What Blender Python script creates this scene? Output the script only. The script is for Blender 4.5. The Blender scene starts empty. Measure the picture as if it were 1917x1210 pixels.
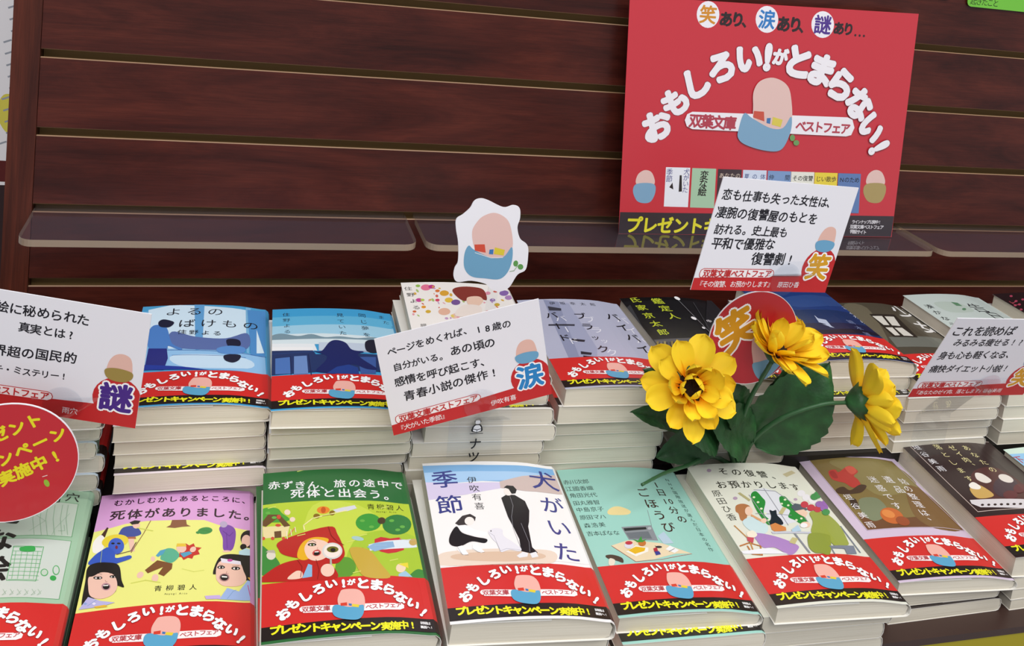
import bpy, math, random, json
from mathutils import Vector, Matrix
from mathutils.geometry import tessellate_polygon
scn = bpy.context.scene
COL = scn.collection
R = random.Random(7)
# ------------------------------------------------------------------ camera
cd = bpy.data.cameras.new('camera'); cam = bpy.data.objects.new('camera', cd); COL.objects.link(cam)
cam.matrix_world = Matrix(((.9592, -.0800, -.2712, .0128), (-.2549, .1702, -.9519, -.7575), (.1223, .9822, .1429, .4604), (0, 0, 0, 1)))
cd.sensor_width = 36; cd.lens = 1717.7 / 1917 * 36
cd.shift_x = .02267; cd.shift_y = -.29946; cd.clip_start = .01
scn.camera = cam
# ------------------------------------------------------------------ world and lamps
w = bpy.data.worlds.new('store_light'); scn.world = w; w.use_nodes = True
w.node_tree.nodes['Background'].inputs[0].default_value = (.93, .94, 1.0, 1)
w.node_tree.nodes['Background'].inputs[1].default_value = .42
def area(name, loc, target, sx, sy, power, col=(1, .98, .95)):
    l = bpy.data.lights.new(name, 'AREA'); l.shape = 'RECTANGLE'; l.size = sx; l.size_y = sy; l.energy = power; l.color = col
    o = bpy.data.objects.new(name, l); COL.objects.link(o); o.location = loc
    o.rotation_euler = (Vector(target) - Vector(loc)).to_track_quat('-Z', 'Y').to_euler(); return o
area('ceiling_lamp', (.5, -1.0, 2.3), (.4, -.1, 0), 2.4, .5, 34)
area('ceiling_lamp', (-.6, -2.3, 2.3), (.3, 0, .1), 2.4, .5, 32)
area('ceiling_lamp', (1.9, -1.9, 2.3), (.4, 0, .1), 2.0, .5, 20)
scn.view_settings.view_transform = 'Standard'; scn.view_settings.look = 'None'
scn.view_settings.exposure = 0.0; scn.view_settings.gamma = 1; scn.view_settings.use_curve_mapping = False

# ------------------------------------------------------------------ materials
def lin(h):
    h = h.lstrip('#'); out = []
    for i in (0, 2, 4):
        c = int(h[i:i+2], 16) / 255; out.append(c / 12.92 if c <= .04045 else ((c + .055) / 1.055) ** 2.4)
    return (*out, 1)
def mat(name, color='#888888', rough=.5, spec=.5, coat=0, coatr=.1, trans=0, attr=False, sheen=0):
    m = bpy.data.materials.new(name); m.use_nodes = True; b = m.node_tree.nodes['Principled BSDF']
    b.inputs['Base Color'].default_value = lin(color); b.inputs['Roughness'].default_value = rough
    b.inputs['Specular IOR Level'].default_value = spec
    b.inputs['Coat Weight'].default_value = coat; b.inputs['Coat Roughness'].default_value = coatr
    b.inputs['Transmission Weight'].default_value = trans
    if attr:
        a = m.node_tree.nodes.new('ShaderNodeAttribute'); a.attribute_name = 'col'
        m.node_tree.links.new(a.outputs['Color'], b.inputs['Base Color'])
    return m
def N(m, t, **kw):
    n = m.node_tree.nodes.new(t)
    for k, v in kw.items():
        if k in n.inputs: n.inputs[k].default_value = v
        else: setattr(n, k, v)
    return n
def ramp(m, stops):
    n = m.node_tree.nodes.new('ShaderNodeValToRGB'); e = n.color_ramp.elements
    while len(e) < len(stops): e.new(.5)
    for el, (p, c) in zip(e, stops): el.position = p; el.color = lin(c)
    return n
def wood(name, c1, c2, c3, vertical=False, rough=.38):
    m = mat(name, rough=rough, spec=.35, coat=.06, coatr=.3); nt = m.node_tree; b = nt.nodes['Principled BSDF']
    tc = N(m, 'ShaderNodeTexCoord'); oi = N(m, 'ShaderNodeObjectInfo'); mp = N(m, 'ShaderNodeMapping')
    mp.inputs['Scale'].default_value = (60, 20, 3) if vertical else (6, 20, 30)
    ad = N(m, 'ShaderNodeVectorMath', operation='MULTIPLY_ADD'); ad.inputs[1].default_value = (7, 5, 9)
    nt.links.new(oi.outputs['Random'], ad.inputs[0]); nt.links.new(tc.outputs['Object'], ad.inputs[2]); nt.links.new(ad.outputs[0], mp.inputs[0])
    n1 = N(m, 'ShaderNodeTexNoise', Scale=1.0, Detail=6.0, Roughness=.65, Distortion=.6); nt.links.new(mp.outputs[0], n1.inputs['Vector'])
    r = ramp(m, [(.3, c1), (.5, c2), (.72, c3)]); nt.links.new(n1.outputs['Fac'], r.inputs[0])
    mp2 = N(m, 'ShaderNodeMapping'); mp2.inputs['Scale'].default_value = (900, 300, 30) if vertical else (30, 300, 900)
    nt.links.new(tc.outputs['Object'], mp2.inputs[0]); n2 = N(m, 'ShaderNodeTexNoise', Scale=1.0, Detail=2.0); nt.links.new(mp2.outputs[0], n2.inputs['Vector'])
    mx = N(m, 'ShaderNodeMix', data_type='RGBA', blend_type='MULTIPLY'); mx.inputs[0].default_value = .35
    r2 = ramp(m, [(.3, '#8a8a8a'), (.65, '#ffffff')]); nt.links.new(n2.outputs['Fac'], r2.inputs[0])
    nt.links.new(r.outputs[0], mx.inputs[6]); nt.links.new(r2.outputs[0], mx.inputs[7]); nt.links.new(mx.outputs[2], b.inputs['Base Color'])
    bp = N(m, 'ShaderNodeBump', Strength=.08, Distance=.0004); nt.links.new(n2.outputs['Fac'], bp.inputs['Height']); nt.links.new(bp.outputs[0], b.inputs['Normal'])
    return m
M_WOOD = wood('mahogany_laminate', '#300f0a', '#491c14', '#60291d')
M_WOODV = wood('mahogany_laminate_upright', '#3e180f', '#542416', '#6a3020', vertical=True)
M_MDF = mat('raw_fibreboard', '#96794a', .8)
M_LIP = mat('pale_laminate_edge', '#8f6f52', .5)  # lighter tone along the slat edges and lips
M_BLACK = mat('black_board', '#15110f', .5)
M_BROWN = mat('dark_brown_edge', '#3a2620', .45)
M_YEL = mat('olive_yellow_board', '#a09200', .5)
M_PRINT = mat('printed_ink', rough=.32, coat=.35, coatr=.18, attr=True)
M_BANDP = mat('printed_band', rough=.38, coat=.25, coatr=.2, attr=True)
M_CARDP = mat('printed_card', rough=.55, spec=.3, attr=True)
M_POSTER = mat('glossy_poster_print', rough=.3, coat=1, coatr=.28, attr=True)
M_COVER = mat('laminated_cover', rough=.32, coat=.35, coatr=.18, attr=True)
M_CARD = mat('white_card', '#eeedf3', .55, spec=.3)
M_POSTS = mat('poster_paper', '#c42a38', .3, coat=1, coatr=.28)
def pages():
    m = mat('page_edges', '#dcd8cb', .8, spec=.2); nt = m.node_tree; b = nt.nodes['Principled BSDF']
    tc = N(m, 'ShaderNodeTexCoord'); mp = N(m, 'ShaderNodeMapping'); mp.inputs['Scale'].default_value = (9, 9, 4200)
    nt.links.new(tc.outputs['Object'], mp.inputs[0]); n = N(m, 'ShaderNodeTexNoise', Scale=1.0, Detail=3.0, Roughness=.7); nt.links.new(mp.outputs[0], n.inputs['Vector'])
    r = ramp(m, [(.25, '#c2b9a6'), (.5, '#dcd5c4'), (.8, '#ebe6d9')]); nt.links.new(n.outputs['Fac'], r.inputs[0]); nt.links.new(r.outputs[0], b.inputs['Base Color'])
    bp = N(m, 'ShaderNodeBump', Strength=.2, Distance=.0003); nt.links.new(n.outputs['Fac'], bp.inputs['Height']); nt.links.new(bp.outputs[0], b.inputs['Normal'])
    return m
M_PAGE = pages()
M_FLAP = mat('cover_flap', '#efeee9', .5)
def clear(name, tint, refl=1.0, rough=.03, haze=0):
    m = bpy.data.materials.new(name); m.use_nodes = True; nt = m.node_tree; nt.nodes.clear()
    out = N(m, 'ShaderNodeOutputMaterial'); t = N(m, 'ShaderNodeBsdfTransparent'); t.inputs[0].default_value = lin(tint)
    g = N(m, 'ShaderNodeBsdfGlossy'); g.inputs['Roughness'].default_value = rough; f = N(m, 'ShaderNodeFresnel'); f.inputs[0].default_value = 1.49
    mu = N(m, 'ShaderNodeMath', operation='MULTIPLY'); mu.inputs[1].default_value = refl
    mx = N(m, 'ShaderNodeMixShader'); ge = N(m, 'ShaderNodeNewGeometry'); ml = N(m, 'ShaderNodeMath', operation='MULTIPLY_ADD'); ml.inputs[1].default_value = -refl; ml.inputs[2].default_value = refl; nt.links.new(ge.outputs['Backfacing'], ml.inputs[0]); nt.links.new(ml.outputs[0], mu.inputs[1]); nt.links.new(f.outputs[0], mu.inputs[0]); nt.links.new(mu.outputs[0], mx.inputs[0])
    nt.links.new(t.outputs[0], mx.inputs[1]); nt.links.new(g.outputs[0], mx.inputs[2]); nt.links.new(mx.outputs[0], out.inputs[0])
    if haze:
        d = N(m, 'ShaderNodeBsdfDiffuse'); d.inputs[0].default_value = lin('#b9adc0'); m2 = N(m, 'ShaderNodeMixShader'); m2.inputs[0].default_value = haze
        nt.links.new(mx.outputs[0], m2.inputs[1]); nt.links.new(d.outputs[0], m2.inputs[2]); nt.links.new(m2.outputs[0], out.inputs[0])
    return m
M_ACR = clear('clear_acrylic', '#f4f2f6', 1.5, haze=.032)
M_PET = clear('clear_plastic', '#fcfdfe', 1.0)
def edge_mat():
    m = mat('acrylic_edge_lit_beige', '#b9a68e', .25, trans=0); b = m.node_tree.nodes['Principled BSDF']; nt = m.node_tree  # beige colour paints in the light refracted through the shelf edge
    t = N(m, 'ShaderNodeBsdfTransparent'); mx = N(m, 'ShaderNodeMixShader'); mx.inputs[0].default_value = .55
    nt.links.new(t.outputs[0], mx.inputs[1]); nt.links.new(b.outputs[0], mx.inputs[2]); nt.links.new(mx.outputs[0], nt.nodes['Material Output'].inputs[0]); return m
M_EDGE = edge_mat()
M_PETAL = mat('fabric_petal', rough=.6, spec=.25, attr=True)
M_PETAL.node_tree.nodes['Principled BSDF'].inputs['Subsurface Weight'].default_value = .15
M_PETAL.node_tree.nodes['Principled BSDF'].inputs['Subsurface Radius'].default_value = (.004, .002, .0005)
M_DISC = mat('flower_centre', '#1f0f08', .9)
def leafm():
    m = mat('fabric_leaf', '#1f4a22', .5); nt = m.node_tree; b = nt.nodes['Principled BSDF']
    tc = N(m, 'ShaderNodeTexCoord'); n = N(m, 'ShaderNodeTexNoise', Scale=60.0, Detail=5.0); nt.links.new(tc.outputs['Object'], n.inputs['Vector'])
    r = ramp(m, [(.3, '#173a1b'), (.6, '#24552a'), (.8, '#306a34')]); nt.links.new(n.outputs['Fac'], r.inputs[0]); nt.links.new(r.outputs[0], b.inputs['Base Color'])
    n2 = N(m, 'ShaderNodeTexVoronoi', Scale=420.0); nt.links.new(tc.outputs['Object'], n2.inputs['Vector'])
    bp = N(m, 'ShaderNodeBump', Strength=.25, Distance=.0006); nt.links.new(n2.outputs['Distance'], bp.inputs['Height']); nt.links.new(bp.outputs[0], b.inputs['Normal']); return m
M_LEAF = leafm()
M_STEM = mat('plastic_stem', '#2f5c35', .45)
M_DISC2 = mat('red_disc_card', '#bd1f2b', .4, coat=.2)
M_GREENC = mat('green_shelf_card', '#6fbf3a', .35, coat=.4); M_PINKC = mat('pink_shelf_card', '#d88aa0', .35, coat=.4); M_YELC = mat('yellow_shelf_card', '#d9d32e', .35, coat=.4)

# ------------------------------------------------------------------ object helpers
def mesh(name, verts, faces, mats, cols=None, midx=None, smooth=False):
    me = bpy.data.meshes.new(name); me.from_pydata(verts, [], faces)
    for m in (mats if isinstance(mats, (list, tuple)) else [mats]): me.materials.append(m)
    if midx:
        me.polygons.foreach_set('material_index', midx)
    if cols:
        a = me.color_attributes.new('col', 'FLOAT_COLOR', 'POINT'); a.data.foreach_set('color', [c for q in cols for c in q])
    if smooth: me.polygons.foreach_set('use_smooth', [True] * len(me.polygons))
    me.update(); return me
def link(name, me, parent=None, loc=(0, 0, 0)):
    o = bpy.data.objects.new(name, me); COL.objects.link(o); o.location = loc
    if parent is not None: o.parent = parent
    return o
def thing(name, label, cat, loc=(0, 0, 0), rz=0, group=None, me=None):
    o = bpy.data.objects.new(name, me); COL.objects.link(o); o.location = loc; o.rotation_euler = (0, 0, rz)
    o['label'] = label; o['category'] = cat
    if group: o['group'] = group
    return o
def box(x0, x1, y0, y1, z0, z1, ch=0):
    v = [(x, y, z) for x in (x0, x1) for y in (y0, y1) for z in (z0, z1)]
    return v, [(0, 1, 3, 2), (4, 6, 7, 5), (0, 4, 5, 1), (2, 3, 7, 6), (0, 2, 6, 4), (1, 5, 7, 3)]
def plate(outline, th, frame):      # outline of (u,v) metres ccw; frame (origin, ax, az); front faces viewer
    o, ax, az = (Vector(q) for q in frame); n = ax.cross(az)     # points away from front? front = n
    n = n * (1 if n.y < 0 else -1); k = len(outline)
    v = [o + ax * a + az * b for a, b in outline] + [o + ax * a + az * b - n * th for a, b in outline]
    return [tuple(q) for q in v], [tuple(range(k)), tuple(range(2 * k - 1, k - 1, -1))] + [(i, i + k, (i + 1) % k + k, (i + 1) % k) for i in range(k)]

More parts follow.
